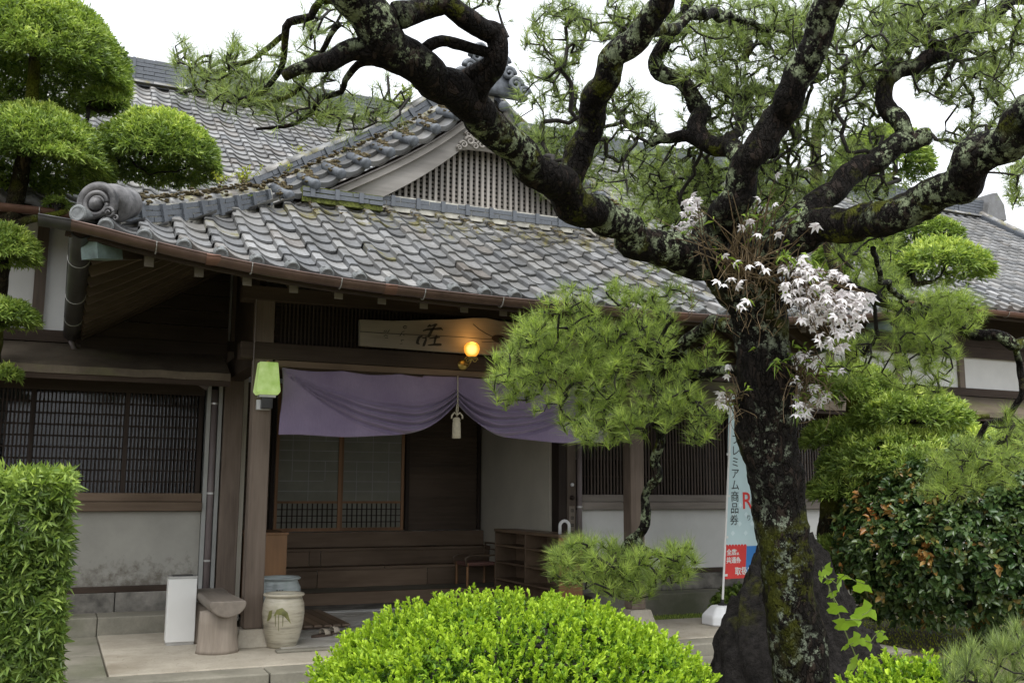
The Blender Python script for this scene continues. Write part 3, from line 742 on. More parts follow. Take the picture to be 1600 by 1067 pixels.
# sliding doors, slatted side panels
def door(x0, x1, y):
    d = MB().box(x0+.035, x1-.035, y+.02, y+.03, 1.0, 2.95).build('door', M['paper'], porch)
    for a, b in ((x0, x0+.04), (x1-.04, x1)): MB().box(a, b, y, y+.04, .99, 2.95).build('stile', M['wood_door'], d)
    for a, b in ((.99, 1.035), (1.36, 1.39)): MB().box(x0+.041, x1-.041, y+.002, y+.038, a, b).build('rail', M['wood_door'], d)
    n = 12
    for i in range(1, n): xx = x0+.04+(x1-x0-.08)*i/n; MB().box(xx-.007, xx+.007, y+.006, y+.019, 1.036, 1.359).build('muntin', M['wood_dark'], d)
    for zz in (1.11, 1.195, 1.28): MB().box(x0+.041, x1-.041, y+.008, y+.018, zz-.006, zz+.006).build('muntin', M['wood_dark_x'], d)
    r_ = random.Random(int(x0*100))
    for zz in np.arange(1.52, 2.9, .135):
        a = x0+.05
        while a < x1-.1:
            L = r_.choice((.2, .4, .6)); b = min(x1-.045, a+L)
            if r_.random() < .85: MB().box(a, b, y+.012, y+.0195, zz-.0045, zz+.0045).build('glazing_bar', M['trim_pale'], d)
            a = b
    for k in range(1, 4):
        xx = x0+(x1-x0)*k/4
        for zz in np.arange(1.39, 2.9, .27):
            if r_.random() < .85: MB().box(xx-.0045, xx+.0045, y+.010, y+.0115, zz, zz+.27).build('glazing_bar', M['trim_pale'], d)
    return d
door(2.64, 3.53, 13.50); door(3.531, 4.44, 13.55)
for x0_, x1_ in ((1.9, 2.63), (4.45, 5.58)):
    pn = MB().box(x0_, x1_, 13.56, 13.6, .99, 2.95).build('slat_panel', M['wood_slat'], porch)
    for zz in np.arange(1.04, 2.9, .075): MB().box(x0_+.05, x1_-.03, 13.535, 13.558, zz, zz+.045).build('slat', M['wood_slat'], pn)
    for a in (x0_, x1_-.05): MB().box(a, a+.05, 13.50, 13.555, .99, 2.95).build('stile', M['wood_dark'], pn)

# ------------------------------------------------------------------ main house
YW = 11.20
house = empty('main_house', (3.0, 13.0, 0), 'long plaster and timber house with grey tiled roof behind the porch', 'house')
def stained_plaster(name, base, stain, z0, z1):
    m, nt, b, _ = new_mat(name); v = coords(nt); f = nz(nt, v, 1.6, 6, 0.65); f2 = nz(nt, v, 12, 6, 0.7)
    c = ramp(nt, f, [(0.3, tuple(q*.82 for q in base)), (0.7, tuple(q*1.08 for q in base))])
    sx = nt.nodes.new('ShaderNodeSeparateXYZ'); nt.links.new(v, sx.inputs[0])
    mr = nt.nodes.new('ShaderNodeMapRange'); mr.inputs[1].default_value = z0; mr.inputs[2].default_value = z1; mr.inputs[3].default_value = 0.75; mr.inputs[4].default_value = 0.0
    nt.links.new(sx.outputs['Z'], mr.inputs[0])
    k = math_(nt, 'MULTIPLY', ramp(nt, math_(nt, 'ADD', math_(nt, 'MULTIPLY', f2, 0.8), math_(nt, 'MULTIPLY', mr.outputs[0], 0.5)), [(0.55, (0,0,0)), (0.75, (1,1,1))]), 0.8)
    c = mixc(nt, k, c, stain); setc(nt, b, c); b.inputs['Roughness'].default_value = 0.9; bump(nt, b, f2, 0.1, 0.005); return m
M['plaster_stained'] = stained_plaster('stained_grey_plaster', (.34,.325,.285), (.11,.092,.07), .45, 1.0)
M['shingle'] = concrete_mat('mossy_bark_shingle', (.08,.062,.044), (.20,.16,.115), (.15,.155,.05))
# lower walls either side of the entrance
def low_wall(x0, x1, mat, joints, sill='wood_step'):
    MB().box(x0, x1, YW, YW+.12, .56, 1.31).build('wall', mat, house)
    for a, b in zip(joints[:-1], joints[1:]):
        bev(MB().box(a+.004, b-.004, YW-.06, YW+.10, .30, .50+random.uniform(-.006, .006)).build('base_stone', M['stone'], house), .01)
    bev(MB().box(x0, x1, YW-.05, YW+.10, .505, .565).build('ground_sill', M['wood_x'], house), .006)
    bev(MB().box(x0, x1, YW-.09, YW+.11, 1.315, 1.41).build('window_sill', M[sill], house), .006)
    bev(MB().box(x0, x1, YW-.05, YW+.11, 1.413, 1.50).build('window_rail', M[sill], house), .006)
low_wall(-5.0, 1.42, M['plaster_stained'], [-5, -3.9, -2.6, -1.5, -.35, .62, 1.42])
low_wall(5.92, 16.0, M['plaster'], [5.92, 7.1, 8.4, 9.5, 10.9, 12.2, 13.4, 14.7, 16.0], 'wood_sill')
for a, b in ((-5, -3.2), (-3.19, -1.1), (-1.09, .45), (.455, 1.42)):
    bev(MB().box(a, b, 10.72, YW-.055, 0, .315).build('ledge_stone', M['kerb'], house), .012)
for a, b in ((5.92, 8.1), (8.11, 10.4), (10.41, 13)):
    bev(MB().box(a, b, 10.80, YW-.055, 0, .30).build('ledge_stone', M['kerb'], house), .012)
# lattice windows
def glass_mat():
    m, nt, b, _ = new_mat('window_glass'); b.inputs['Base Color'].default_value = (.02,.022,.024,1); b.inputs['Roughness'].default_value = 0.06
    b.inputs['Specular IOR Level'].default_value = 0.6; b.inputs['Alpha'].default_value = 0.55; return m
M['glass'] = glass_mat()
def lattice_window(x0, x1, z0, z1, pitch, sw, stiles, rails, sm='wood_dark'):
    w = MB().box(x0, x1, YW+.055, YW+.060, z0, z1).build('window', M['glass'], house)
    xx = x0+pitch*.5
    while xx < x1-.01:
        MB().box(xx, xx+sw, YW-.012, YW+.008, z0+.001, z1-.001).build('slat', M[sm], w); xx += pitch
    for i in range(1, rails+1):
        zz = z0+(z1-z0)*i/(rails+1); MB().box(x0, x1, YW+.010, YW+.024, zz-.008, zz+.008).build('rail', M['wood_dark_x'], w)
    for a in stiles: MB().box(a-.022, a+.022, YW-.030, YW+.035, z0+.001, z1-.001).build('stile', M['wood_dark'], w)
    MB().box(x0, x1, YW-.045, YW+.11, z1, z1+.13).build('window_head', M['wood_dark_x'], house)
    return w
lattice_window(-3.0, 1.40, 1.502, 2.53, .037, .014, [-2.9, -1.95, -1.1, -.26, .63, 1.37], 8)
lattice_window(5.95, 12.5, 1.502, 2.62, .047, .020, [5.97, 7.05, 8.2, 9.3, 10.4, 11.5, 12.4], 4, 'wood_slat_z')
# pale screens and dark furniture inside, behind the glass
MB().box(-3.2, 1.45, YW+.9, YW+.93, 2.02, 2.7).build('inner_screen', M['plaster'], house)
MB().box(.55, 1.3, YW+.88, YW+.89, 1.6, 2.02).build('inner_screen', M['trim_pale'], house)
MB().box(6.05, 6.9, YW+.5, YW+.52, 1.95, 2.6).build('inner_screen', M['plaster'], house)
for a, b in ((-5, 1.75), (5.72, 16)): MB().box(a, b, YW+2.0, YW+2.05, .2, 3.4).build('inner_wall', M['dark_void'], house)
# posts and trims at the ends of the windows
for a, b, m in ((1.60, 1.80, 'wood_post'), (5.62, 5.73, 'wood_dark'), (5.735, 5.86, 'wood_post')):
    bev(MB().box(a, b, YW-.10, YW+.10, .30 if a > 3 else .15, 3.02).build('post', M[m], house), .008)
MB().box(1.425, 1.465, YW-.06, YW+.1, .2, 2.66).build('trim', M['trim_pale'], house)
MB().box(1.545, 1.585, YW-.06, YW+.1, .2, 2.66).build('trim', M['trim_pale'], house)
MB().box(1.466, 1.544, YW+.02, YW+.1, .2, 2.66).build('trim', M['wood_dark'], house)
dp = MB().tube([(1.505, YW-.05, z) for z in (.2, 1.4, 2.6)], .034, 12).build('downpipe', M['pipe'], house, smooth=True)
for z in (.8, 1.5, 2.45): MB().lathe([(.040, -.01), (.040, .01)], (1.505, YW-.05, z), 12).build('pipe_clip', M['steel'], dp)
dp = MB().tube([(5.895, YW-.12, z) for z in (.3, 1.4, 2.6)], .032, 12).build('downpipe', M['pipe'], house, smooth=True)
for z in (1.35, 2.2): MB().lathe([(.038, -.01), (.038, .01)], (5.895, YW-.12, z), 12).build('pipe_clip', M['steel'], dp)
# small plate of characters on the inner post
pl = MB().box(5.76, 5.835, YW-.108, YW-.101, .98, 1.36).build('name_plate', M['wood_log'], house)
for k in range(4):
    z = 1.31-k*.088
    for s in ((-.02, .012, .02, .018), (-.02, -.018, .02, -.012), (-.02, -.018, -.014, .018), (.014, -.018, .02, .018), (-.003, -.018, .003, .018)):
        MB().box(5.80+s[0], 5.80+s[2], YW-.111, YW-.1082, z+s[1]-.004, z+s[3]-.004).build('character_stroke', M['black'], pl)
MB().lathe([(0, .03), (.016, .028), (.022, .018), (.022, 0)], n=14, M=Matrix.Translation((5.80, YW-.10, 1.62)) @ Matrix.Rotation(math.radians(90), 4, 'X'), cap=False).build('bell_push', M['white_plastic'], house)
MB().lathe([(0, .05), (.02, .045), (.03, .02), (.03, 0)], n=14, M=Matrix.Translation((5.80, YW-.10, 1.46)) @ Matrix.Rotation(math.radians(90), 4, 'X'), cap=False).build('bell_push', M['wood_dark'], house)
# shingled pent roof
for x0_, x1_ in ((-5.0, 1.55), (5.95, 16.0)):
    mb = MB(); xs_ = np.linspace(x0_, x1_, 60)
    for off in (0, -.06): mb.grid([[(x, y, 2.70+(y-10.42)*.40+off+.012*noise.noise(Vector((x*4, y*5, off)))) for x in xs_] for y in np.linspace(10.42, 11.25, 8)])
    mb.grid([[(x, 10.42, 2.70+.012*noise.noise(Vector((x*4, 52.1, 0)))-t) for x in xs_] for t in (0, .075)])
    mb.build('pent_roof', M['shingle'], house)
    MB().box(x0_, x1_, 10.45, 10.50, 2.575, 2.635).build('pent_roof_batten', M['wood_x'], house)
    for xx in np.arange(x0_+.2, x1_, .45): MB().bar((xx, 10.47, 2.60), (xx, 11.2, 2.88), .05, .06).build('pent_rafter', M['wood_y'], house)
# upper wall
MB().box(-5, 16, YW+.03, YW+.12, 2.95, 4.35).build('wall', M['plaster'], house)
MB().box(-5, 16, YW-.03, YW+.025, 3.02, 3.14).build('wall_rail', M['wood_x'], house)
for xx in (-3.4, -2.3, -1.2, -.28, .75, 1.7, 5.73, 7.4, 8.6, 10.05, 11.35, 12.62, 14): MB().box(xx-.055, xx+.055, YW-.02, YW+.028, 3.141, 4.35).build('stud', M['wood_post'], house)
for z in np.arange(3.62, 4.34, .17): MB().box(7.72, 16, YW-.045, YW-.022, z, z+.165).build('eave_shade_band', M['wood_dark_x'], house)  # dark band on the upper wall, standing in for the deep eave shadow
MB().box(9.9, 11.2, YW-.06, YW-.03, 3.16, 3.30).build('white_board', M['white_paint'], house)
# main roof
MYE, MZE, MS, MYR = 10.15, 4.22, .565, 15.35
MX0, MX1 = -5.0, 19.0
def mz(y): return MZE+(y-MYE)*MS+.012*(y-MYE)**2-.06*max(0, 1-(y-MYE)/1.0)
mb = MB(); xs_ = np.linspace(MX0, MX1, 30); ys_ = np.linspace(MYE, MYR, 20)
for off in (-.012, -.09): mb.grid([[(x, y, mz(y)+off) for x in xs_] for y in ys_])
mb.grid([[(x, MYR+t, mz(MYR)-.012-t*.62) for x in xs_] for t in (0, 5)])
mroof = mb.build('roof', M['wood_x'], house)
th = math.atan(MS); items, single = [], []
ncol_m = int((MX1-MX0)/TW)
yv = []; y = MYE
while y < MYR-.15: yv.append(y); y += TE*math.cos(math.atan((mz(y+.05)-mz(y-.05))/.1))
for c in range(ncol_m):
    xa = MX0+c*TW
    for k, y in enumerate(yv):
        s = (mz(y+.1)-mz(y))/.1
        Mx = jit(basis((xa, y, mz(y)), (1, 0, 0), (0, 1, s)), .01, .002)
        near = (1.0 < xa < 4.4 and y > 12.0)
        if near and len(single) < 240: single.append((EAVE if k == 0 else TILE, Mx))
        elif 11.4 < xa < 13.2 and k < 6 and len(single) < 290: single.append((EAVE if k == 0 else TILE, Mx))
        else: items.append((EAVE if k == 0 else TILE, Mx))
for me, Mx in single:
    o = put('tile' if me is TILE else 'eave_tile', me, None, mroof, Mx); o.material_slots[0].link = 'OBJECT'; o.material_slots[0].material = M['tile_far']
join_instances('main_roof_tiles', items, M['tile_far'], mroof)
ZR = mz(MYR)
def long_ridge(x0_, x1_):
    ridge(house, [(x0_, MYR, ZR+.02), (x1_, MYR, ZR+.02)], 6, .30, .06, .31, .17, M['tile_ridge'], M['tile_far'], strap=.9, core=M['tile_dark'], name='main_ridge')
long_ridge(-.6, 5.6)
r = MB().box(5.6, 15.2, MYR-.14, MYR+.14, ZR-.02, ZR+.40).build('main_ridge', M['tile_dark'], house)
long_ridge(15.2, 18.2)
mb = MB(); MB().box(-5, -.6, MYR-.14, MYR+.14, ZR-.02, ZR+.40).build('main_ridge', M['tile_dark'], house)
# round tile line low on the ridge
for xx in np.arange(-.5, 18.2, .36): 
    if xx < 5.5 or xx > 15.2: put('ridge_cap', CAP, M['tile_far'], r, seg_matrix(Vector((xx, MYR-.20, ZR-.02)), Vector((xx+.35, MYR-.20, ZR-.02)), 0, (1.0, .11, .11)))
ridge(house, [(18.0, y, mz(y)+.05) for y in np.linspace(MYR-.1, MYE+.1, 8)], 2, .2, .05, .3, .16, M['tile_far'], M['tile_far'], strap=.0, name='descending_ridge', core=M['tile_dark'])
MB().prism([(18.0, ZR-.05), (18.6, ZR-.05), (18.55, ZR+.3), (18.35, ZR+.55), (18.15, ZR+.5)], MYR-.3, MYR+.1).build('ridge_end_tile', M['tile_far'], house)
mg = half_gutter('gutter', [(x, MYE-.075, MZE-.11) for x in np.linspace(MX0, MX1, 30)], .062, M['copper_red'], house)
for xg in np.arange(-3, 18, .9): MB().tube([(xg, MYE-.075+.07*math.cos(a), MZE-.11+.07*math.sin(a)) for a in np.linspace(math.pi, 2*math.pi, 8)], .005, 5).build('gutter_strap', M['steel'], mg)
MB().box(MX0, MX1, MYE+.02, MYE+.07, MZE-.20, MZE-.10).build('eave_fascia', M['wood_x'], house)
for xx in np.arange(MX0+.3, MX1, .45): MB().bar((xx, MYE+.05, MZE-.17), (xx, YW+.02, mz(YW)-.15), .06, .08).build('rafter', M['wood_y'], house)
MB().box(MX0, MX1, YW-.03, YW+.125, 4.36, 4.5).build('wall_plate', M['wood_x'], house)
# end walls and back so that the house closes
for xx in (-5.0, 15.9): MB().box(xx, xx+.1, YW+.13, 18.5, 0, 4.4).build('wall', M['plaster'], house)
MB().box(-5, 16, 18.5, 18.6, 0, 4.4).build('wall', M['plaster'], house)

# ------------------------------------------------------------------ small objects
def cloth_mat():
    m, nt, b, _ = new_mat('faded_purple_cloth'); v = coords(nt); f = nz(nt, v, 2.2, 5); w = nz(nt, coords(nt, (1, 1, .1)), 180, 2)
    c = ramp(nt, f, [(0.3, (.185,.142,.232)), (0.7, (.265,.215,.315))]); c = mixc(nt, .3, c, mixc(nt, 1.0, c, ramp(nt, w, [(.3, (.8,.8,.8)), (.7, (1.2,1.2,1.2))]), 'MULTIPLY'))
    setc(nt, b, c); b.inputs['Roughness'].default_value = .85; b.inputs['Sheen Weight'].default_value = .3; b.inputs['Specular IOR Level'].default_value = .15; return m
M['cloth'] = cloth_mat()
def drape_y(u, v):
    q = 1-(1-u)**2.2+.03; r = v/q; env = max(0, min(1, (r-.45)/.2))*max(0, min(1, (1.12-r)/.1))
    a = .055*env*(.35+.65*u*(1.25-u*.45))
    return -a*math.sin(2*math.pi*6.5*r+.8*math.sin(5*u))-.012*math.sin(9*u+2*v)*(1-v)
mb = MB(); NX, NZ = 110, 46
for side in (0, 1):
    G = []
    for i in range(NX+1):
        u = i/NX
        x = 1.865+(3.612-1.865)*u if side == 0 else 5.40-(5.40-3.612)*u
        top = 2.672-.022*abs(math.sin(u*9.5))*(1 if u < .8 else .3); bot = 2.045+.37*u**6+.006*math.sin(14*u)
        G.append([(x+.010*math.sin(v_*5)*(1-u), 9.405+drape_y(u, v_), top+(bot-top)*v_) for v_ in [k/NZ for k in range(NZ+1)]])
    mb.grid(G)
nor = mb.build('door_curtain', M['cloth'], smooth=True)
tag(nor, 'faded purple cloth curtain hung across the porch front, gathered up at its middle', 'curtain')
sm = nor.modifiers.new('thick', 'SOLIDIFY'); sm.thickness = .002
M['rope'] = simple('cream_cord', (.50,.45,.34), .8, .12, 30)
t = empty('tassel', (3.612, 9.37, 2.0), 'cream cord tassel hanging at the middle of the purple curtain', 'tassel')
MB().tube([(3.612, 9.372, 2.68), (3.613, 9.368, 2.55), (3.612, 9.366, 2.395)], .006, 8).build('cord', M['rope'], t, smooth=True)
MB().tube([(3.605, 9.366, 2.395), (3.598, 9.366, 2.33), (3.606, 9.366, 2.27)], .006, 8).tube([(3.619, 9.366, 2.395), (3.616, 9.366, 2.33), (3.606, 9.366, 2.27)], .006, 8).build('cord', M['rope'], t, smooth=True)
for s in (-1, 1): MB().tube([(3.606, 9.364, 2.285), (3.606+s*.03, 9.36, 2.31), (3.606+s*.055, 9.36, 2.28), (3.606+s*.058, 9.362, 2.25)], .009, 8).build('bow_loop', M['rope'], t, smooth=True)
MB().lathe([(.018, 0), (.036, -.012), (.038, -.02), (.034, -.03), (.04, -.06), (.043, -.205), (.036, -.21)], (3.603, 9.366, 2.265), 20).build('skirt', M['rope'], t, smooth=True)
MB().lathe([(.037, -.022), (.042, -.026), (.037, -.034)], (3.603, 9.366, 2.265), 20, cap=False).build('binding', M['rope'], t, smooth=True)

# signboard of thick pale plank with brushed characters
sb = empty('signboard', (3.6, 9.36, 2.907), 'pale split wooden plank sign with black brushed characters above the curtain beam', 'signboard')
top = [(2.575, 3.172), (2.9, 3.182), (3.15, 3.205), (3.33, 3.227), (3.55, 3.245), (3.75, 3.275), (3.9, 3.285), (4.05, 3.265), (4.3, 3.26), (4.7, 3.25), (4.95, 3.22)]
bot = [(4.97, 2.91), (4.3, 2.905), (3.9, 2.906), (3.45, 2.908), (3.0, 2.914), (2.583, 2.916)]
bev(MB().prism(top+bot, 9.325, 9.38).build('plank', M['wood_sign'], sb), .006)
mb = MB()
for P in ([(2.576, 3.052), (2.8, 3.05), (3.05, 3.056), (3.3, 3.062), (3.6, 3.068), (3.85, 3.065), (4.2, 3.075)], [(3.75, 3.21), (3.82, 3.16), (3.9, 3.12), (3.98, 3.09), (4.1, 3.04), (4.3, 3.02)], [(3.85, 3.03), (4.0, 3.045), (4.15, 3.02), (4.4, 2.99)]):
    for a, b in zip(P[:-1], P[1:]): mb.bar((a[0], 9.3245, a[1]), (b[0], 9.3245, b[1]), .004, .006)
mb.build('crack', M['black'], sb)
MB().lathe([(0, .004), (.06, .003), (.075, 0)], n=16, M=Matrix.Translation((4.03, 9.3225, 3.08)) @ Matrix.Rotation(math.radians(90), 4, 'X') @ Matrix.Scale(.5, 4, (0, 1, 0)), cap=False).build('knot', M['wood_dark'], sb)
def brush(strokes, name, k=1.0):
    mb = MB()
    for st in strokes:
        pts = [on(550+a/6.667, 480+b/6.667, 'y', 9.3222) for a, b, w in st]; ws = [w/6.667*k*10.7/1570 for a, b, w in st]
        P = np.array(pts); Q = []
        for i in range(len(P)-1):
            for s in np.linspace(0, 1, 5)[:(5 if i == len(P)-2 else 4)]: Q.append((P[i]*(1-s)+P[i+1]*s, ws[i]*(1-s)+ws[i+1]*s))
        L = np.array([q[0] for q in Q]); T = np.gradient(L, axis=0); G = []
        for (p, w), t_ in zip(Q, T):
            n_ = np.array([-t_[2], 0, t_[0]]); n_ /= np.linalg.norm(n_)+1e-9; w *= 1+.12*math.sin(p[0]*90)
            G.append([p+n_*w/2, p-n_*w/2])
        mb.grid(G)
    return mb.build(name, M['black'], sb)
brush([[(785, 205, 12), (812, 190, 26), (822, 205, 8)], [(825, 195, 10), (868, 182, 24), (890, 178, 10)], [(738, 246, 10), (790, 230, 24), (880, 226, 20), (925, 222, 30), (948, 238, 6)],
       [(870, 188, 18), (835, 235, 22), (802, 300, 28), (785, 310, 14)], [(735, 298, 12), (700, 312, 26), (685, 345, 24), (680, 372, 26), (705, 385, 8)], [(772, 300, 12), (770, 340, 22), (748, 395, 24), (735, 405, 5)], [(728, 320, 8), (770, 318, 14)],
       [(805, 325, 10), (860, 315, 18), (918, 312, 14)], [(885, 290, 12), (868, 330, 24), (855, 392, 20)], [(790, 396, 10), (850, 390, 22), (925, 388, 28), (935, 384, 6)]], 'brushed_character')
brush([[(530, 205, 6), (550, 195, 12), (575, 200, 10)], [(532, 205, 8), (545, 222, 8), (572, 212, 8)], [(515, 262, 4), (545, 250, 8)], [(520, 265, 8), (498, 300, 10)], [(530, 280, 6), (545, 295, 8)], [(505, 345, 5), (540, 340, 6)], [(520, 335, 6), (515, 360, 6)], [(500, 382, 6), (525, 378, 7)]], 'small_brushed_character', .8)
brush([[(330, 262, 4), (345, 240, 8)], [(350, 262, 8), (362, 240, 7)], [(370, 265, 9), (392, 235, 6)], [(330, 300, 5), (350, 292, 9), (375, 300, 7)], [(340, 320, 5), (375, 318, 8)]], 'small_brushed_character', .8)

# globe lamp on a brass scroll bracket (lit)
gl_ = empty('globe_lamp', (3.70, 9.30, 2.80), 'lit amber glass globe lamp on a curled brass bracket in front of the signboard', 'lamp')
def glow_mat(name, col, st, base):
    m, nt, b, _ = new_mat(name); b.inputs['Base Color'].default_value = (*base, 1); b.inputs['Emission Color'].default_value = (*col, 1); b.inputs['Emission Strength'].default_value = st; b.inputs['Roughness'].default_value = .3
    v = coords(nt); lw = nt.nodes.new('ShaderNodeLayerWeight'); lw.inputs[0].default_value = .35
    c = ramp(nt, lw.outputs['Facing'], [(0.0, (1.25,.80,.24)), (.28, (.9,.34,.03)), (1.0, (.42,.09,.004))]) if st > .5 else None
    if c is not None: nt.links.new(c, b.inputs['Emission Color'])
    return m
M['globe'] = glow_mat('amber_lit_glass', (1, .5, .08), .6, (.6, .35, .1))
mb = MB(); mb.lathe([(.012, -.072), (.05, -.062), (.072, -.03), (.080, .005), (.074, .04), (.05, .064), (.015, .075)], (3.705, 9.235, 2.935), 24); mb.build('globe', M['globe'], gl_, smooth=True)
MB().lathe([(.045, 0), (.052, .012), (.03, .02)], (3.705, 9.235, 2.848), 18).build('collar', M['brass'], gl_, smooth=True)
mb = MB(); scroll(mb, (3.745, 9.25, 2.835), (1, 0, 0), (0, 0, 1), (0, -1, 0), .032, 1.5, .2); scroll(mb, (3.665, 9.25, 2.83), (-1, 0, 0), (0, 0, 1), (0, -1, 0), .03, 1.5, .2)
mb.tube([(3.70, 9.40, 2.80), (3.70, 9.33, 2.78), (3.70, 9.26, 2.81), (3.705, 9.236, 2.855)], .010, 8); mb.build('bracket', M['brass'], gl_, smooth=True)
MB().lathe([(0, .012), (.04, .01), (.055, 0), (.055, -.012)], n=20, M=Matrix.Translation((3.685, 9.422, 2.80)) @ Matrix.Rotation(math.radians(90), 4, 'X'), cap=False).build('wall_plate', M['brass'], gl_, smooth=True)
pl_ = bpy.data.lights.new('globe_bulb', 'POINT'); pl_.energy = .8; pl_.color = (1, .5, .14); pl_.shadow_soft_size = .08
lo = bpy.data.objects.new('globe_bulb', pl_); COL.objects.link(lo); lo.parent = gl_; lo.matrix_parent_inverse = Matrix.Translation(-gl_.location); lo.location = (3.705, 9.20, 3.03)

# green wall lantern on the post (faintly lit)
wl = empty('wall_lantern', (1.70, 9.40, 2.33), 'pale green tapered glass wall lantern fixed to the porch post', 'lamp')
def frost():
    m, nt, b, _ = new_mat('pale_green_frosted_glass'); v = coords(nt); f = nz(nt, v, 9, 3)
    c = ramp(nt, f, [(.3, (.36,.55,.12)), (.7, (.58,.74,.30))]); setc(nt, b, c); b.inputs['Roughness'].default_value = .35
    nt.links.new(c, b.inputs['Emission Color']); b.inputs['Emission Strength'].default_value = .16; return m
M['frost'] = frost()
cx, cy = 1.715, 9.32
def frustum(mb, cx, cy, z0, z1, a0, b0, a1, b1):
    vs = [(cx+sx*a0, cy+sy*b0, z0) for sx, sy in ((-1,-1),(1,-1),(1,1),(-1,1))]+[(cx+sx*a1, cy+sy*b1, z1) for sx, sy in ((-1,-1),(1,-1),(1,1),(-1,1))]
    return mb.add(vs, [(0,3,2,1),(4,5,6,7),(0,1,5,4),(1,2,6,5),(2,3,7,6),(3,0,4,7)])
mb = MB(); frustum(mb, cx, cy, 2.40, 2.43, .090, .070, .110, .09); frustum(mb, cx, cy, 2.43, 2.70, .110, .09, .082, .07); bev(mb.build('glass_shade', M['frost'], wl), .006)
MB().lathe([(.015, 0), (.015, .012), (.006, .018)], (cx, cy, 2.70), 10).build('finial', M['brass'], wl)
MB().box(cx-.075, cx+.075, cy-.05, cy+.05, 2.378, 2.402).build('lamp_base', M['steel'], wl)
bev(MB().box(cx-.045, cx+.05, cy-.04, cy+.045, 2.275, 2.377).build('lamp_holder', M['copper_dark'], wl), .004)
MB().box(cx-.075, cx+.045, 9.366, 9.418, 2.27, 2.36).build('back_plate', M['white_plastic'], wl)
MB().tube([(1.60, 9.405, 3.3), (1.598, 9.405, 2.60), (1.594, 9.405, 2.52), (1.60, 9.40, 2.42), (1.65, 9.39, 2.40)], .006, 6).build('cable', M['pipe'], wl)

# white standing ash bin
ab = empty('ash_bin', (1.12, 9.88, PZ), 'narrow white metal floor bin with a steel top beside the log bench', 'bin')
Rz = Matrix.Translation((1.12, 9.88, PZ)) @ Matrix.Rotation(math.radians(-2), 4, 'Z')
bev(MB().box(-.125, .125, -.10, .10, .025, .585, Rz).build('body', M['white_paint'], ab), .006)
MB().box(-.12, .12, -.095, .095, 0, .024, Rz).build('plinth', M['steel'], ab)
tp = MB().box(-.127, .127, -.102, .102, .586, .606, Rz).build('steel_top', M['steel'], ab)
MB().box(-.09, .09, -.07, .07, .607, .612, Rz).build('ash_tray', M['copper_dark'], tp)

# log bench
lb = empty('log_bench', (1.37, 9.6, PZ), 'half-log bench on round stumps beside the porch post', 'bench')
def half_log(mb, a, b, w, h):
    A, B = Vector(a), Vector(b); t_ = (B-A).normalized(); sd_ = t_.cross(Vector((0, 0, 1))).normalized(); vs = []; n = 13
    for k in range(11):
        s = k/10; P = A.lerp(B, s); ww = w*(1+.05*math.sin(7*s+1)); hh = h*(1+.08*math.sin(5*s))
        vs.append(P+sd_*(ww/2*.93)+Vector((0,0,.0))); vs.append(P-sd_*(ww/2*.93))
        for q in range(1, n+1):
            an = math.pi+math.pi*(q-.5)/n; vs.append(P+sd_*(ww/2*math.cos(an))+Vector((0, 0, hh*math.sin(an)-.012)))
    m_ = n+2; fs = []
    order = [0, 1]+list(range(2, m_))
    for k in range(10):
        for q in range(m_): fs.append((k*m_+q, k*m_+(q+1) % m_, (k+1)*m_+(q+1) % m_, (k+1)*m_+q))
    fs += [tuple(range(m_)), tuple(10*m_+q for q in range(m_))]
    return mb.add(vs, fs)
bev(half_log(MB(), (1.41, 9.02, .60), (1.38, 10.15, .61), .30, .125).build('seat', M['wood_log_y'], lb), .01)
for yy in (9.27, 9.95):
    rr = [(.185, 0), (.178, .03), (.165, .12), (.158, .24), (.155, .345)]
    mb = MB(); mb.lathe(rr, (1.37, yy, PZ), 28)
    mb.v = [(x+.012*noise.noise(Vector((x*9, y*9, z*4))), y+.012*noise.noise(Vector((x*9+5, y*9, z*4))), z) for x, y, z in mb.v]
    mb.build('stump', M['wood_log'], lb, smooth=True)

# pottery jars
def glaze(name, body, band, decor):
    m, nt, b, _ = new_mat(name); v = coords(nt); f = nz(nt, coords(nt, (1, 1, 9)), 3.5, 5, .7); f2 = nz(nt, v, 5, 4)
    c = ramp(nt, f, [(.35, tuple(q*.6 for q in body)), (.5, body), (.7, tuple(min(1, q*1.15) for q in body))])
    c = mixc(nt, ramp(nt, f2, [(.6, (0,0,0)), (.7, (.5,.5,.5))]), c, decor); setc(nt, b, c); b.inputs['Roughness'].default_value = .35; bump(nt, b, f, .3, .006); return m
M['jar_a'] = glaze('cream_streaked_glaze', (.42,.38,.29), (.2,.17,.12), (.30,.29,.20))
M['jar_b'] = glaze('blue_grey_glaze', (.28,.31,.30), (.2,.2,.2), (.20,.26,.22))
M['glaze_green'] = simple('green_glaze_paint', (.17,.17,.06), .3, .3, 12, bmp=0)
def jar(name, c, prof_, mat, label):
    e = empty(name, c, label, 'jar'); mb = MB(); mb.lathe(prof_, c, 36, cap=False); n0 = 36
    mb.f.append(tuple(range(n0-1, -1, -1))); mb.build('body', mat, e, smooth=True); return e
j1 = (1.945, 9.33, PZ+.001)
ja = jar('jar', j1, [(.115, 0), (.125, .01), (.15, .08), (.178, .2), (.188, .30), (.182, .38), (.165, .425), (.158, .438), (.178, .448), (.184, .46), (.176, .472), (.150, .468), (.140, .44), (.15, .36), (.16, .2)], M['jar_a'], 'cream pottery jar with a green leaf motif in front of a bluish jar')
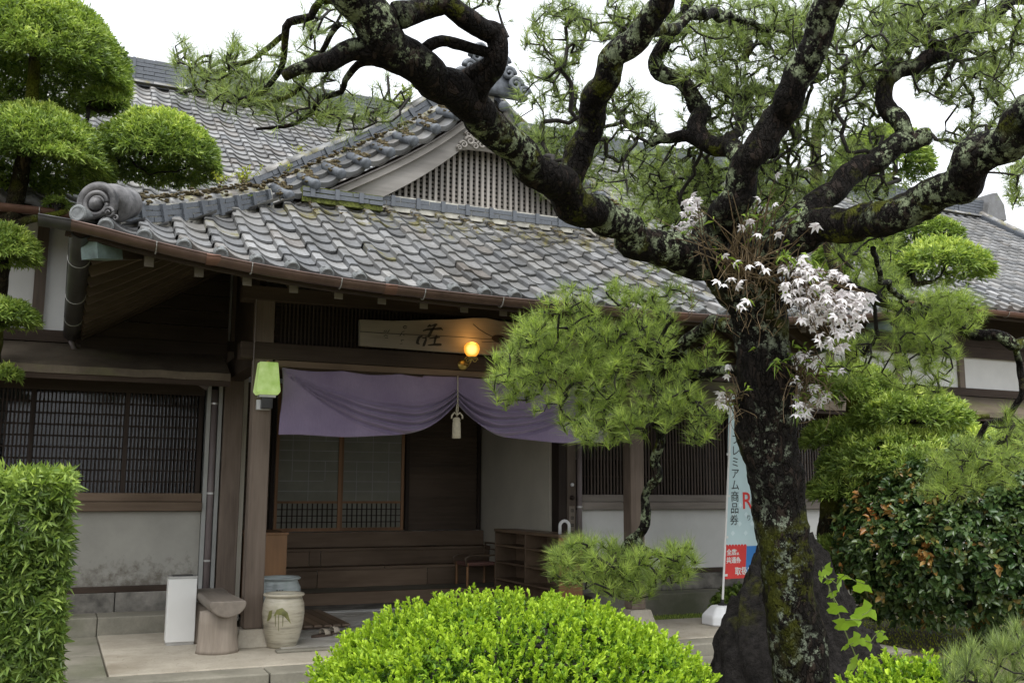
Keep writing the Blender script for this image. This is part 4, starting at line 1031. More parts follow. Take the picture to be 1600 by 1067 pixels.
def on_jar(name, j, R, poly, mat, par):
    """thin painted shape laid on the jar's curved side; poly of (angle, z)"""
    n = len(poly); vs = [(j[0]+R(z)*math.cos(a), j[1]+R(z)*math.sin(a), j[2]+z) for a, z in poly]
    ca = sum(a for a, _ in poly)/n; cz = sum(z for _, z in poly)/n; vs.append((j[0]+R(cz)*math.cos(ca), j[1]+R(cz)*math.sin(ca), j[2]+cz))
    return MB().add(vs, [(i, (i+1) % n, n) for i in range(n)]).build(name, mat, par)
R1 = lambda z: float(np.interp(z, [0, .08, .2, .30, .38, .425], [.12, .15, .178, .188, .182, .165]))+.004
a0 = math.radians(-108)
on_jar('leaf_motif', j1, R1, [(a0-.35, .29), (a0-.2, .345), (a0+.05, .36), (a0+.3, .32), (a0+.5, .22), (a0+.25, .28), (a0, .30)], M['glaze_green'], ja)
on_jar('leaf_motif', j1, R1, [(a0-.75, .24), (a0-.6, .33), (a0-.42, .34), (a0-.45, .28), (a0-.6, .25)], M['glaze_green'], ja)
for da, z0_, z1_ in ((-.25, .20, .30), (-.1, .16, .30), (.1, .2, .29)): on_jar('drip', j1, R1, [(a0+da-.02, z1_), (a0+da+.02, z1_), (a0+da+.012, z0_), (a0+da-.012, z0_)], M['glaze_green'], ja)
j2 = (2.03, 9.92, PZ+.001)
jb = jar('jar', j2, [(.14, 0), (.17, .1), (.19, .28), (.196, .40), (.19, .47), (.165, .52), (.16, .535), (.185, .545), (.19, .558), (.18, .566), (.155, .56), (.15, .53), (.165, .4)], M['jar_b'], 'bluish grey glazed jar standing behind the cream leaf jar')
R2 = lambda z: float(np.interp(z, [.1, .28, .40, .47, .52], [.17, .19, .196, .19, .165]))+.004
for da in (-.12, 0, .12): on_jar('dark_mark', j2, R2, [(a0+.1+da-.045, .46), (a0+.1+da+.03, .46), (a0+.1+da+.02, .37), (a0+.1+da-.03, .37)], M['copper_dark'], jb)

# low wooden cabinet behind the jars
wc = empty('low_cabinet', (2.1, 11.6, PZ), 'orange-brown wooden cabinet against the entrance side wall, behind the jars', 'cabinet')
bev(MB().box(1.90, 2.37, 11.30, 12.20, PZ+.06, 1.05).build('carcass', M['wood_orange'], wc), .004)
bev(MB().box(1.89, 2.385, 11.29, 12.21, 1.051, 1.075).build('top', M['wood_door'], wc), .003)
MB().box(1.92, 2.35, 11.33, 12.18, PZ, PZ+.059).build('plinth', M['wood_dark_x'], wc)
for zz in (.45, .78): MB().box(2.3705, 2.374, 11.32, 12.18, zz, zz+.006).build('drawer_gap', M['dark_void'], wc)

# slatted duckboard and sandals
db = empty('duckboard', (2.5, 10.9, PZ+.02), 'dark slatted wooden duckboard on the entrance floor behind the jars', 'duckboard')
for i in range(7):
    xx = 2.14+i*.095; bev(MB().box(xx, xx+.082, 10.15, 11.5, PZ+.045, PZ+.066).build('slat', M['wood_cab'], db), .003)
for yy in (10.25, 10.8, 11.35): MB().box(2.14, 2.79, yy, yy+.05, PZ+.0165, PZ+.0445).build('batten', M['wood_cab'], db)
M['leather'] = simple('brown_sandal_leather', (.07,.045,.03), .5, .2, 20); M['strap'] = simple('beige_sandal_strap', (.42,.36,.28), .7, .15, 20)
for k, (cx, cy, rz) in enumerate(((2.40, 9.72, 62), (2.52, 9.83, 70))):
    Mx = Matrix.Translation((cx, cy, PZ+.017)) @ Matrix.Rotation(math.radians(-rz), 4, 'Z')
    e = empty('sandal', (cx, cy, PZ+.017), 'brown slip-on sandal with a pale strap, %s on the entrance floor' % ('lying nearer the cream jar' if k == 0 else 'lying nearer the duckboard'), 'sandal', 'pair of sandals by the duckboard')
    out = [(.045*math.cos(a)*(1 if math.sin(a) > 0 else .85), .13*math.sin(a)) for a in np.linspace(0, 2*math.pi, 22)[:-1]]
    vs = [Mx @ Vector((x, y, 0)) for x, y in out]+[Mx @ Vector((x, y, .022)) for x, y in out]; n = len(out)
    MB().add(vs, [tuple(range(n)), tuple(range(2*n-1, n-1, -1))]+[(i, i+n, (i+1) % n+n, (i+1) % n) for i in range(n)]).build('sole', M['leather'], e)
    G = []
    for yy in (-.0, .03, .065): G.append([Mx @ Vector((.047*math.cos(a), yy, .02+(.055-.12*yy)*math.sin(a))) for a in np.linspace(0, math.pi, 9)])
    so = MB().grid(G).build('strap', M['strap'], e, smooth=True); sm = so.modifiers.new('t', 'SOLIDIFY'); sm.thickness = .005

# open shoe cabinet: 2 x 4 compartments facing the steps
sc_ = empty('shoe_cabinet', (5.44, 11.4, PZ+.015), 'dark brown open shoe cabinet with eight compartments inside the entrance', 'cabinet')
CX0, CX1, CY0, CY1, CZ0, CZ1 = 5.28, 5.59, 10.42, 12.28, PZ+.017, 1.05
bev(MB().box(CX0-.01, CX1+.005, CY0-.012, CY1+.01, CZ1-.035, CZ1).build('top', M['wood_cab'], sc_), .003)
for yy in (CY0, (CY0+CY1)/2-.012, CY1-.024): bev(MB().box(CX0, CX1-.012, yy, yy+.024, CZ0, CZ1-.036).build('side_panel' if abs(yy-(CY0+CY1)/2) > .1 else 'divider', M['wood_orange' if yy == CY0 else 'wood_cab'], sc_), .002)
MB().box(CX1-.011, CX1, CY0, CY1, CZ0, CZ1-.036).build('back_panel', M['wood_cab'], sc_)
for i in range(4):
    zz = CZ0+.03+(CZ1-CZ0-.035)*i/4
    for ya, yb in ((CY0+.025, (CY0+CY1)/2-.013), ((CY0+CY1)/2+.013, CY1-.025)): MB().box(CX0+.002, CX1-.012, ya, yb, zz, zz+.022).build('shelf', M['wood_cab'], sc_)
# white arch-shaped magnet-like handle standing on the cabinet
hs_ = MB().tube([(5.36, 10.56, CZ1+.001), (5.36, 10.56, CZ1+.09)]+[(5.42+.06*math.cos(a), 10.56, CZ1+.09+.06*math.sin(a)) for a in np.linspace(math.pi, 0, 9)[1:-1]]+[(5.48, 10.56, CZ1+.09), (5.48, 10.56, CZ1+.001)], .019, 10).build('arch_stand', M['white_plastic'], smooth=True)
tag(hs_, 'small white arch-shaped stand on top of the shoe cabinet', 'stand')

# chair with curved wooden frame
ch = empty('chair', (5.20, 12.72, .305), 'low wooden chair with curved arms and a reddish padded seat next to the shoe cabinet', 'chair')
M['seat'] = simple('dull_red_fabric', (.20,.10,.08), .85, .15, 40); cw = M['wood_cab']
bev(MB().box(4.98, 5.40, 12.50, 12.90, .56, .61).build('seat', M['seat'], ch), .02)
for xx, yy in ((4.99, 12.50), (5.39, 12.50), (4.99, 12.89), (5.39, 12.89)): MB().tube([(xx, yy, .305), (xx, yy, .60)], .017, 8).build('leg', M['wood_orange'], ch)
for yy in (12.48, 12.91): MB().tube([(4.97, yy, .56), (4.95, yy, .66), (5.02, yy, .70), (5.25, yy, .69), (5.38, yy, .70), (5.42, yy, .85)], .014, 8).build('arm', cw, ch, smooth=True)
for zz in (.76, .84): MB().tube([(5.41, 12.48, zz), (5.44, 12.70, zz), (5.41, 12.91, zz)], .012, 8).build('backrest', cw, ch, smooth=True)

# advertising banner on a pole in a water-filled foot
bn = empty('banner', (6.60, 9.15, PZ), 'pale blue advertising banner with Japanese lettering on a white pole and plastic foot', 'banner')
bx, by = 6.57, 9.12
mb = MB(); mb.add([(bx+sx*.20, by+sy*.17, PZ+z) for z in (0, .10) for sx, sy in ((-1,-.6),(-.6,-1),(.6,-1),(1,-.6),(1,.6),(.6,1),(-.6,1),(-1,.6))]+[(bx+sx*.11, by+sy*.09, PZ+.20) for sx, sy in ((-1,-.6),(-.6,-1),(.6,-1),(1,-.6),(1,.6),(.6,1),(-.6,1),(-1,.6))],
    [tuple(range(7, -1, -1)), tuple(range(16, 24))]+[(r*8+i, r*8+(i+1) % 8, r*8+8+(i+1) % 8, r*8+8+i) for r in (0, 1) for i in range(8)])
bev(mb.build('foot', M['white_plastic'], bn), .018, 3)
MB().lathe([(.05, 0), (.05, .012), (.022, .02), (.02, .06)], (bx, by, PZ+.20), 16).build('foot_cap', M['copper_dark'], bn)
top_z = 2.62
TILT = .07
MB().tube([(bx, by, PZ+.2), Vector((bx, by, top_z))+Vector((_R[0], _R[1], 0))*TILT*(top_z-PZ-.2)], .0125, 10).build('pole', M['white_paint'], bn)
dirv = Vector((_R[0]*.85+_F[0]*.5, _R[1]*.85+_F[1]*.5, 0)).normalized(); nrm = Vector((dirv.y, -dirv.x, 0))
MB().tube([Vector((bx, by, top_z-.02))+dirv*TILT*(top_z-PZ-.2), Vector((bx, by, top_z-.02))+dirv*(.60+TILT*(top_z-PZ-.2))], .008, 8).build('cross_bar', M['white_paint'], bn)
M['ban_blue'] = simple('pale_blue_banner_cloth', (.50,.64,.65), .8, .05, 2, bmp=0); M['ban_red'] = simple('red_banner_print', (.62,.055,.05), .8, .05, 2, bmp=0)
M['ban_dblue'] = simple('blue_banner_print', (.05,.20,.50), .8, .05, 2, bmp=0); M['ban_diam'] = simple('light_banner_print', (.62,.74,.75), .8, .03, 2, bmp=0)
bz0, bz1 = .62, 2.58
Bp = lambda u, z, off=0: Vector((bx, by, 0))+dirv*(.02+u+TILT*(z-PZ-.2))+nrm*(off+.006*math.sin(z*5+u*6))+Vector((0, 0, z))
def flag(name, u0, u1, z0, z1, off, mat, n=8, par=None):
    return MB().grid([[Bp(u, z, off) for u in np.linspace(u0, u1, 6)] for z in np.linspace(z0, z1, n)]).build(name, mat, par or bn)
fl = flag('flag', 0, .58, bz0, bz1, 0, M['ban_blue'], 40)
flag('red_panel', .0, .30, bz0, bz0+.34, .003, M['ban_red'], 12, fl); flag('blue_panel', .302, .58, bz0, bz0+.34, .003, M['ban_dblue'], 12, fl)
for k in range(7): MB().lathe([(0, 0), (.022, 0)], n=12, M=basis(Bp(.022+k*.043, bz0+.34, .0032), dirv, (0, 0, 1)), cap=False).build('scallop', M['ban_red'], fl)
for k in range(12):
    u, z = (k % 3)*.18+.10+(.09 if (k//3) % 2 else 0), 1.1+(k//3)*.10
    MB().add([Bp(u-.03, z, .0028), Bp(u, z-.03, .0028), Bp(u+.03, z, .0028), Bp(u, z+.03, .0028)], [(0, 1, 2, 3)]).build('diamond_print', M['ban_diam'], fl)
for z in (.66, 1.06, 1.50, 1.95, 2.40): MB().add([Bp(-.03, z-.012, .014), Bp(.03, z-.012, .014), Bp(.03, z+.012, .014), Bp(-.03, z+.012, .014)], [(0, 1, 2, 3)]).build('pole_loop', M['white_paint'], fl)
def text(body, size, u, z, mat, par, off=.0045, weight=0.0):
    cu = bpy.data.curves.new('lettering', 'FONT'); cu.body = body; cu.size = size; cu.align_x = 'CENTER'; cu.align_y = 'CENTER'; cu.offset = weight; cu.resolution_u = 3
    o = bpy.data.objects.new('lettering', cu); COL.objects.link(o); dg = bpy.context.evaluated_depsgraph_get(); me = bpy.data.meshes.new_from_object(o.evaluated_get(dg))
    bpy.data.objects.remove(o); put('lettering', me, None, par, basis(Bp(u, z, off), dirv, Vector((0, 0, 1)))); me.materials.clear(); me.materials.append(mat)
for k, c_ in enumerate('プレミアム商品券'): text(c_, .125, .11, 2.11-k*.125, M['black'], fl, weight=.0)
text('R', .26, .29, 1.44, M['ban_red'], fl, weight=.002); text('り', .07, .32, 1.26, M['black'], fl)
text('全店舗', .070, .125, .895, M['white_paint'], fl, weight=.002); text('共通券', .070, .125, .81, M['white_paint'], fl, weight=.002); text('取扱店', .09, .28, .69, M['white_paint'], fl, .0055, .002)

# ------------------------------------------------------------------ vegetation helpers
def unit(a): return a/(np.linalg.norm(a, axis=-1, keepdims=True)+1e-9)
def perp(D):
    r = rng.normal(size=D.shape); r -= D*np.sum(r*D, axis=-1, keepdims=True); return unit(r)
def needles(P, D, n, L, w, amin=12, amax=68, tint=None, cand=6):
    """pine tufts: thin tapering blades flaring round each shoot direction; returns V, T, tint"""
    N = len(P); D = unit(D)
    Dn = np.repeat(D, n, 0); Pn = np.repeat(P, n, 0); pr = perp(Dn)
    a = np.radians(rng.uniform(amin, amax, N*n))[:, None]; off = rng.uniform(-.035, .012, N*n)[:, None]
    d = Dn*np.cos(a)+pr*np.sin(a); ln = L*rng.uniform(.7, 1.1, N*n)[:, None]*np.repeat(rng.uniform(.8, 1.15, N), n)[:, None]
    tn = np.repeat(tint if tint is not None else rng.uniform(0, .6, N), n)+rng.uniform(-.1, .2, N*n)
    if cand:   # young candle at the tip
        Dc = np.repeat(D, cand, 0); pc = perp(Dc); ac = np.radians(rng.uniform(0, 14, N*cand))[:, None]
        Pn = np.r_[Pn, np.repeat(P, cand, 0)]; d = np.r_[d, Dc*np.cos(ac)+pc*np.sin(ac)]; ln = np.r_[ln, L*rng.uniform(.35, .7, N*cand)[:, None]]
        off = np.r_[off, np.zeros((N*cand, 1))]; Dn = np.r_[Dn, Dc]; tn = np.r_[tn, rng.uniform(.75, 1.0, N*cand)]
    B = Pn+Dn*off; s = perp(d)*w/2; tip = B+d*ln; tip[:, 2] -= .06*ln[:, 0]
    V = np.stack([B-s, B+s, tip], 1).reshape(-1, 3)
    return V, np.arange(len(V)).reshape(-1, 3), np.repeat(np.clip(tn, 0, 1), 3)
def rosettes(P, D, m, L, Wd, amin, amax, tint, fold=.25, broad=False, jitter=.012, droop=.1):
    N = len(P); D = unit(D); k = N*m
    Dn = np.repeat(D, m, 0); Pn = np.repeat(P, m, 0)+rng.normal(0, jitter, (k, 3)); pr = perp(Dn)
    a = np.radians(rng.uniform(amin, amax, k))[:, None]; d = unit(Dn*np.cos(a)+pr*np.sin(a))
    nr = unit(Dn*np.sin(a)-pr*np.cos(a)+rng.normal(0, .25, (k, 3))); sd_ = unit(np.cross(d, nr)); nr = np.cross(sd_, d)
    ln = L*rng.uniform(.65, 1.15, k)[:, None]; wd = Wd*rng.uniform(.75, 1.2, k)[:, None]
    tn = np.clip(np.repeat(tint, m)+rng.uniform(-.12, .12, k), 0, 1)
    tip = Pn+d*ln; tip[:, 2] -= droop*ln[:, 0]
    if not broad:
        md = Pn+d*ln*.5+nr*fold*wd
        V = np.stack([Pn, md-sd_*wd/2, tip, md+sd_*wd/2], 1).reshape(-1, 3); q = np.arange(k)[:, None]*4
        T = np.concatenate([q+np.array([[0, 1, 2]]), q+np.array([[0, 2, 3]])], 0); return V, T, np.repeat(tn, 4)
    m1 = Pn+d*ln*.32+nr*fold*wd; m2 = Pn+d*ln*.68+nr*fold*wd*.8; c = Pn+d*ln*.5
    V = np.stack([Pn, m1-sd_*wd*.46, m2-sd_*wd*.42, tip, m2+sd_*wd*.42, m1+sd_*wd*.46, c], 1).reshape(-1, 3); q = np.arange(k)[:, None]*7
    T = np.concatenate([q+np.array([[6, i, (i+1) % 6]]) for i in range(6)], 0); return V, T, np.repeat(tn, 7)
def merge(parts):
    V, T, t, n = [], [], [], 0
    for v, f, a in parts: V.append(v); T.append(f+n); t.append(a); n += len(v)
    return np.concatenate(V), np.concatenate(T), np.concatenate(t)
def foliage(name, parts, mat, parent=None):
    V, T, t = merge(parts); o = put(name, tri_mesh(name, V, T, t), mat, parent); o['kind'] = 'stuff'; return o
def lump3(P, f=1.0, s=0.0): return np.array([noise.noise(Vector(p)*f+Vector((s, s*.7, 0))) for p in P])
def catmull(pts, step):
    P = np.array(pts, float); P = np.vstack([2*P[0]-P[1], P, 2*P[-1]-P[-2]]); out = []
    for i in range(1, len(P)-2):
        n = max(2, int(np.linalg.norm(P[i+1, :3]-P[i, :3])/step))
        for t in np.arange(n)/n:
            out.append(.5*((2*P[i])+(-P[i-1]+P[i+1])*t+(2*P[i-1]-5*P[i]+4*P[i+1]-P[i+2])*t*t+(-P[i-1]+3*P[i]-3*P[i+1]+P[i+2])*t**3))
    out.append(P[-2]); return np.array(out)
def limb_px(pts, k=None):
    """(px, py, distance, radius_px) -> world points with radius in metres"""
    return np.array([np.r_[W(x, y, d), (k or (.64 if r >= 24 else .72))*r*d/F_PX] for x, y, d, r in pts])
def bark_disp(q, amp=.10, fr=9.0):
    v = Vector((q[0], q[1], q[2]*.6))
    return 1+amp*(noise.noise(v*fr)+.55*noise.noise(v*fr*2.7)+.35*abs(noise.noise(v*fr*5.5)))
def limb(mb, pts, step=.02, n=22, amp=.12, wig=.0, fr=9.0):
    C = catmull(pts, step)
    if wig: C[:, :3] += np.c_[[wig*noise.noise(Vector((c[0]*6, c[1]*6, c[2]*6+k*31))) for k in range(3) for c in C]].reshape(3, -1).T
    mb.tube(C[:, :3], np.maximum(C[:, 3], .003), n, True, lambda q: bark_disp(q, amp, fr)); return C
def grow(seed, targets, step=.05, wig=.25, r0=.0036, pw=.38, rmax=.018):
    """crooked twigs from a seed skeleton (N,3) to every target, nearest first; returns list of (points, radii)"""
    S = np.asarray(seed); cap = len(S)+len(targets)*40; P = np.zeros((cap, 3)); P[:len(S)] = S; n = len(S); par = np.full(cap, -1); cnt = np.zeros(cap)
    d0 = np.array([np.min(np.sum((S-t)**2, 1)) for t in targets]); chains = []
    for ti in np.argsort(d0):
        t = targets[ti]; D = np.sum((P[:n]-t)**2, 1); a = int(np.argmin(D)); L = math.sqrt(D[a]); k = max(2, min(38, int(L/step)))
        A = P[a].copy(); bend = rng.normal(0, .13, 3)*L; idx = [a]
        for i in range(1, k+1):
            s = i/k; p = A*(1-s)+t*s+bend*4*s*(1-s)*.6
            if i < k: p = p+rng.normal(0, wig*step, 3)
            P[n] = p; par[n] = idx[-1]; idx.append(n); n += 1
        chains.append(idx); q = idx[-1]
        while q >= 0: cnt[q] += 1; q = par[q]
    R = np.minimum(rmax, r0*np.maximum(1, cnt)**pw)
    return [(P[c], np.r_[min(R[c[0]], R[c[1]]*1.2), R[c[1:]]]) for c in chains]
def twig_mesh(name, chains, mat, parent, n=4):
    V, T, b = [], [], 0; ang = np.arange(n)*2*math.pi/n; ca, sa = np.cos(ang), np.sin(ang)
    for P, r in chains:
        Tn = unit(np.gradient(P, axis=0)); ref = np.array([.31, .23, .92]); N_ = unit(np.cross(Tn, ref)); B_ = np.cross(Tn, N_)
        ring = P[:, None]+(N_[:, None]*ca[None, :, None]+B_[:, None]*sa[None, :, None])*r[:, None, None]
        V.append(ring.reshape(-1, 3)); k = len(P); i = np.arange(k-1)[:, None]*n+b; j = np.arange(n)[None]; j2 = (j+1) % n
        q = np.stack([i+j, i+j2, i+n+j2, i+n+j], -1).reshape(-1, 4); T.append(q[:, [0, 1, 2]]); T.append(q[:, [0, 2, 3]]); b += k*n
    o = put(name, tri_mesh(name, np.concatenate(V), np.concatenate(T), smooth=True), mat, parent); o['kind'] = 'stuff'; return o

M['pine_bark'] = bark_mat('dark_lichened_pine_bark', (.004,.0034,.003), (.020,.0165,.014), 0.75, 0.3, lcol=(.30,.35,.21))
M['pine_trunk'] = bark_mat('mossy_pine_trunk_bark', (.004,.0034,.003), (.022,.018,.015), 0.6, 0.9, lcol=(.24,.27,.195), mcol=(.075,.08,.012))
M['twig'] = simple('dark_twig', (.018,.0145,.011), .85, .4, 20)
M['moss_bark'] = bark_mat('mossy_tree_bark', (.02,.018,.01), (.06,.05,.03), 0.2, 2.2, mcol=(.17,.19,.025))
M['needle'] = leaf_mat('pine_needle', (.15,.205,.065), (.62,.74,.19), .4, .34, .36, mid=(.34,.44,.125))
M['needle_sky'] = leaf_mat('dark_pine_needle', (.10,.14,.055), (.45,.55,.17), .4, .28, .32, mid=(.225,.29,.10))
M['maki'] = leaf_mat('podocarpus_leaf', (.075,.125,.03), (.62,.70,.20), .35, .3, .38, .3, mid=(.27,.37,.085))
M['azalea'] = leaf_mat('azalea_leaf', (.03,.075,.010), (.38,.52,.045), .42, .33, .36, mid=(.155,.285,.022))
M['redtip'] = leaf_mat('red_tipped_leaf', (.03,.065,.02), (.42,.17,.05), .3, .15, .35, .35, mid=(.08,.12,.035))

# ------------------------------------------------------------------ the big pine
pine = empty('pine_tree', tuple(W(1262, 1130, 5.5)*np.array([1, 1, 0])), 'old twisted pine with dark lichened trunk and white orchids in its fork', 'tree')
D0 = 5.5
TR = limb_px([(1272, 1175, D0, 60), (1262, 1120, D0, 56), (1250, 1038, D0, 53), (1231, 906, D0, 49), (1216, 775, D0, 51), (1201, 690, D0, 52), (1195, 600, D0, 54), (1190, 530, D0, 49), (1180, 470, D0, 56), (1152, 420, D0, 60), (1118, 396, D0-.03, 50)], .82)
mb = MB(); limb(mb, TR, .018, 44, .17, fr=7.5); mb.build('trunk', M['pine_trunk'], pine, smooth=True)
LM = {}
def add_limb(pts, n=20, amp=.20, wig=.055, mat='pine_bark', name='limb', step=.02):
    mb = MB(); C = limb(mb, limb_px(pts), step, n, amp, wig); mb.build(name, M[mat], pine, smooth=True); return C
SK = []
SK.append(add_limb([(1150, 420, 5.5, 46), (1110, 405, 5.48, 50), (1060, 402, 5.4, 45), (1000, 377, 5.25, 40), (940, 337, 5.0, 40), (890, 300, 4.8, 44), (840, 262, 4.6, 41), (780, 212, 4.4, 42), (720, 152, 4.15, 45), (660, 97, 3.95, 47), (610, 47, 3.8, 52), (555, -10, 3.7, 48), (500, -70, 3.6, 42)], 30, .13))
SK.append(add_limb([(625, 65, 3.85, 34), (590, 78, 3.82, 30), (555, 86, 3.8, 25), (510, 96, 3.75, 21), (475, 110, 3.7, 15), (457, 118, 3.7, 11)], 18))
SK.append(add_limb([(620, 20, 3.78, 34), (660, 15, 3.85, 28), (710, 30, 3.9, 26), (755, 42, 4.0, 26), (776, 62, 4.05, 25), (772, 95, 4.08, 25), (757, 130, 4.12, 26), (735, 158, 4.18, 28)], 18))
SK.append(add_limb([(668, 78, 3.95, 14), (700, 66, 3.98, 13), (735, 66, 4.0, 12), (757, 78, 4.04, 12), (740, 110, 4.1, 16), (715, 135, 4.12, 18)], 14))
SK.append(add_limb([(870, 310, 4.85, 36), (893, 262, 4.86, 33), (912, 215, 4.83, 31), (921, 175, 4.8, 31), (940, 130, 4.7, 33), (968, 92, 4.6, 31), (1003, 45, 4.5, 30), (1037, -5, 4.4, 28), (1060, -60, 4.3, 26)], 22))
SK.append(add_limb([(1090, 400, 5.5, 45), (1125, 350, 5.42, 43), (1160, 280, 5.3, 37), (1205, 198, 5.2, 36), (1247, 115, 5.1, 37), (1280, 48, 5.0, 34), (1300, -15, 4.9, 32), (1312, -70, 4.9, 30)], 24))
SK.append(add_limb([(1165, 430, 5.5, 46), (1225, 375, 5.42, 46), (1290, 352, 5.3, 45), (1370, 350, 5.1, 42), (1440, 317, 4.9, 42), (1500, 277, 4.7, 46), (1560, 222, 4.5, 48), (1630, 165, 4.3, 48), (1700, 110, 4.2, 42)], 26))
SK.append(add_limb([(1215, 375, 5.48, 38), (1258, 325, 5.5, 32), (1310, 290, 5.55, 28), (1360, 257, 5.6, 26), (1408, 227, 5.65, 25), (1448, 211, 5.7, 19)], 18))
SK.append(add_limb([(1425, 222, 5.66, 17), (1400, 192, 5.72, 20), (1386, 160, 5.78, 19), (1383, 132, 5.8, 18), (1400, 120, 5.8, 17), (1440, 100, 5.85, 18), (1475, 82, 5.9, 17), (1520, 52, 5.9, 15), (1570, 10, 6, 13), (1610, -25, 6, 12)], 16))
SK.append(add_limb([(1478, 82, 5.9, 12), (1452, 68, 5.9, 13), (1455, 45, 5.92, 12), (1490, 20, 5.95, 11), (1530, -15, 6, 9)], 12))
SK.append(add_limb([(1205, 238, 5.35, 18), (1160, 240, 5.6, 20), (1118, 222, 5.8, 20), (1090, 196, 5.9, 20), (1087, 168, 6, 19), (1068, 142, 6, 18), (1036, 112, 6, 17), (1027, 85, 6, 15), (1050, 50, 6, 13), (1066, 18, 6, 12), (1078, -30, 6, 11)], 16))
SK.append(add_limb([(1110, 218, 5.85, 14), (1075, 208, 5.9, 13), (1040, 213, 5.95, 11), (1022, 222, 6, 9)], 12))
SK.append(add_limb([(1130, 226, 5.75, 14), (1160, 190, 6.1, 12), (1160, 165, 6.3, 11), (1195, 140, 6.5, 9), (1240, 135, 6.7, 8), (1290, 120, 6.9, 7)], 10))
SK.append(add_limb([(1040, 212, 5.95, 8), (1010, 190, 6.1, 8), (985, 195, 6.2, 7), (960, 180, 6.3, 6)], 8))
SK.append(add_limb([(1070, 20, 6, 10), (1130, 25, 6.2, 9), (1180, 45, 6.4, 8), (1230, 50, 6.6, 7), (1290, 75, 6.8, 6)], 8))
SK.append(add_limb([(1160, 95, 6.3, 7), (1170, 70, 6.3, 9), (1180, 45, 6.4, 8)], 8))
SK.append(add_limb([(1003, 45, 4.5, 18), (1045, 40, 4.8, 12), (1090, 25, 5.2, 10), (1140, 18, 5.6, 8), (1200, 45, 6, 6)], 10))
# low branches behind the trunk
BR1 = add_limb([(1195, 520, 5.6, 16), (1130, 505, 5.95, 16), (1085, 520, 6.15, 15), (1058, 552, 6.25, 13), (1010, 545, 6.3, 11), (960, 520, 6.35, 9), (910, 540, 6.4, 7)], 12)
BR2 = add_limb([(1190, 560, 5.6, 13), (1150, 575, 5.9, 12), (1100, 588, 6.15, 10), (1062, 608, 6.3, 9), (1038, 628, 6.35, 9), (1024, 662, 6.4, 9), (1032, 700, 6.4, 10), (1028, 742, 6.4, 10), (1010, 768, 6.4, 9), (1005, 800, 6.4, 10), (993, 838, 6.4, 11), (975, 862, 6.4, 10), (960, 885, 6.4, 7)], 12)
BR3 = add_limb([(996, 836, 6.4, 9), (1012, 856, 6.4, 8), (1040, 865, 6.4, 6), (1062, 880, 6.4, 5)], 8)
BR4 = add_limb([(1230, 470, 5.6, 14), (1300, 445, 6.2, 12), (1380, 470, 6.3, 12), (1440, 486, 6.3, 12), (1500, 500, 6.3, 11), (1550, 528, 6.2, 13), (1600, 535, 6.2, 12), (1660, 520, 6.2, 10)], 12, .2)
BR5 = add_limb([(1590, 538, 6.2, 7), (1598, 590, 6.2, 7), (1580, 640, 6.2, 6), (1540, 672, 6.2, 6), (1512, 715, 6.2, 5), (1510, 760, 6.2, 3)], 8)
BR6 = add_limb([(1372, 385, 5.1, 6), (1378, 430, 5.4, 6), (1395, 455, 5.7, 6), (1420, 470, 6.0, 5)], 8)
BR7 = add_limb([(1030, 625, 6.35, 9), (1020, 590, 6.4, 8), (985, 575, 6.45, 7), (940, 600, 6.5, 5)], 8)
PAD = [BR1, BR2[:int(len(BR2)*.5)], BR7]

def region(cx, cy, rx, ry, d0, d1, n, dome=False):
    out = []
    while len(out) < n:
        a, r = rng.uniform(0, 2*math.pi), math.sqrt(rng.uniform(0, 1)); x, y = cx+rx*r*math.cos(a), cy+ry*r*math.sin(a)
        out.append(W(x, y, rng.uniform(d0, d1)))
    return np.array(out)
def crown(skel, regs, name, n_need, L, w=.0028, up=.75, mat='needle', wigg=.42, rmax=.014):
    S = np.concatenate([c[:, :3] for c in skel]); tg = np.concatenate([region(*r) for r in regs])
    ch_ = grow(S, tg, .05, wigg, rmax=rmax); twig_mesh(name+'_twigs', ch_, M['twig'], pine)
    D = np.array([unit(c[0][-1]-c[0][max(0, len(c[0])-4)]) for c in ch_]); P = np.array([c[0][-1] for c in ch_])
    D = unit(D*.55+np.array([0, 0, up])+rng.normal(0, .3, D.shape))
    parts = [needles(P, D, n_need, L, w)]
    # side shoots a little below each tip
    B = np.array([c[0][max(0, len(c[0])-2)] for c in ch_]); D2 = unit(D+rng.normal(0, .7, D.shape)); parts.append(needles(B+D2*.03, D2, int(n_need*.55), L*.9, w, cand=4))
    return foliage(name, parts, M[mat], pine)
# sparse sprays against the sky
SP = [add_limb(q, 8, .2, .03, step=.025) for q in (
    [(545, 5, 3.75, 9), (499, 0, 3.85, 9), (488, 24, 3.88, 9), (458, 40, 3.9, 8), (451, 62, 3.92, 8), (445, 86, 3.95, 7), (429, 126, 4.0, 6), (404, 147, 4.05, 5), (372, 135, 4.1, 4)],
    [(452, 62, 3.92, 6), (412, 77, 3.98, 6), (386, 97, 4.0, 5), (344, 108, 4.05, 5), (322, 104, 4.1, 4), (298, 88, 4.12, 3)],
    [(590, 100, 3.85, 9), (558, 108, 3.88, 8), (538, 132, 3.9, 7), (533, 149, 3.92, 7), (502, 155, 3.95, 6), (492, 170, 4.0, 5), (474, 181, 4.05, 5), (438, 196, 4.1, 4), (400, 200, 4.12, 3)],
    [(535, 40, 3.78, 7), (515, 70, 3.85, 6), (490, 96, 3.9, 5), (470, 140, 3.95, 5), (430, 160, 4.0, 4), (380, 170, 4.05, 3)])]
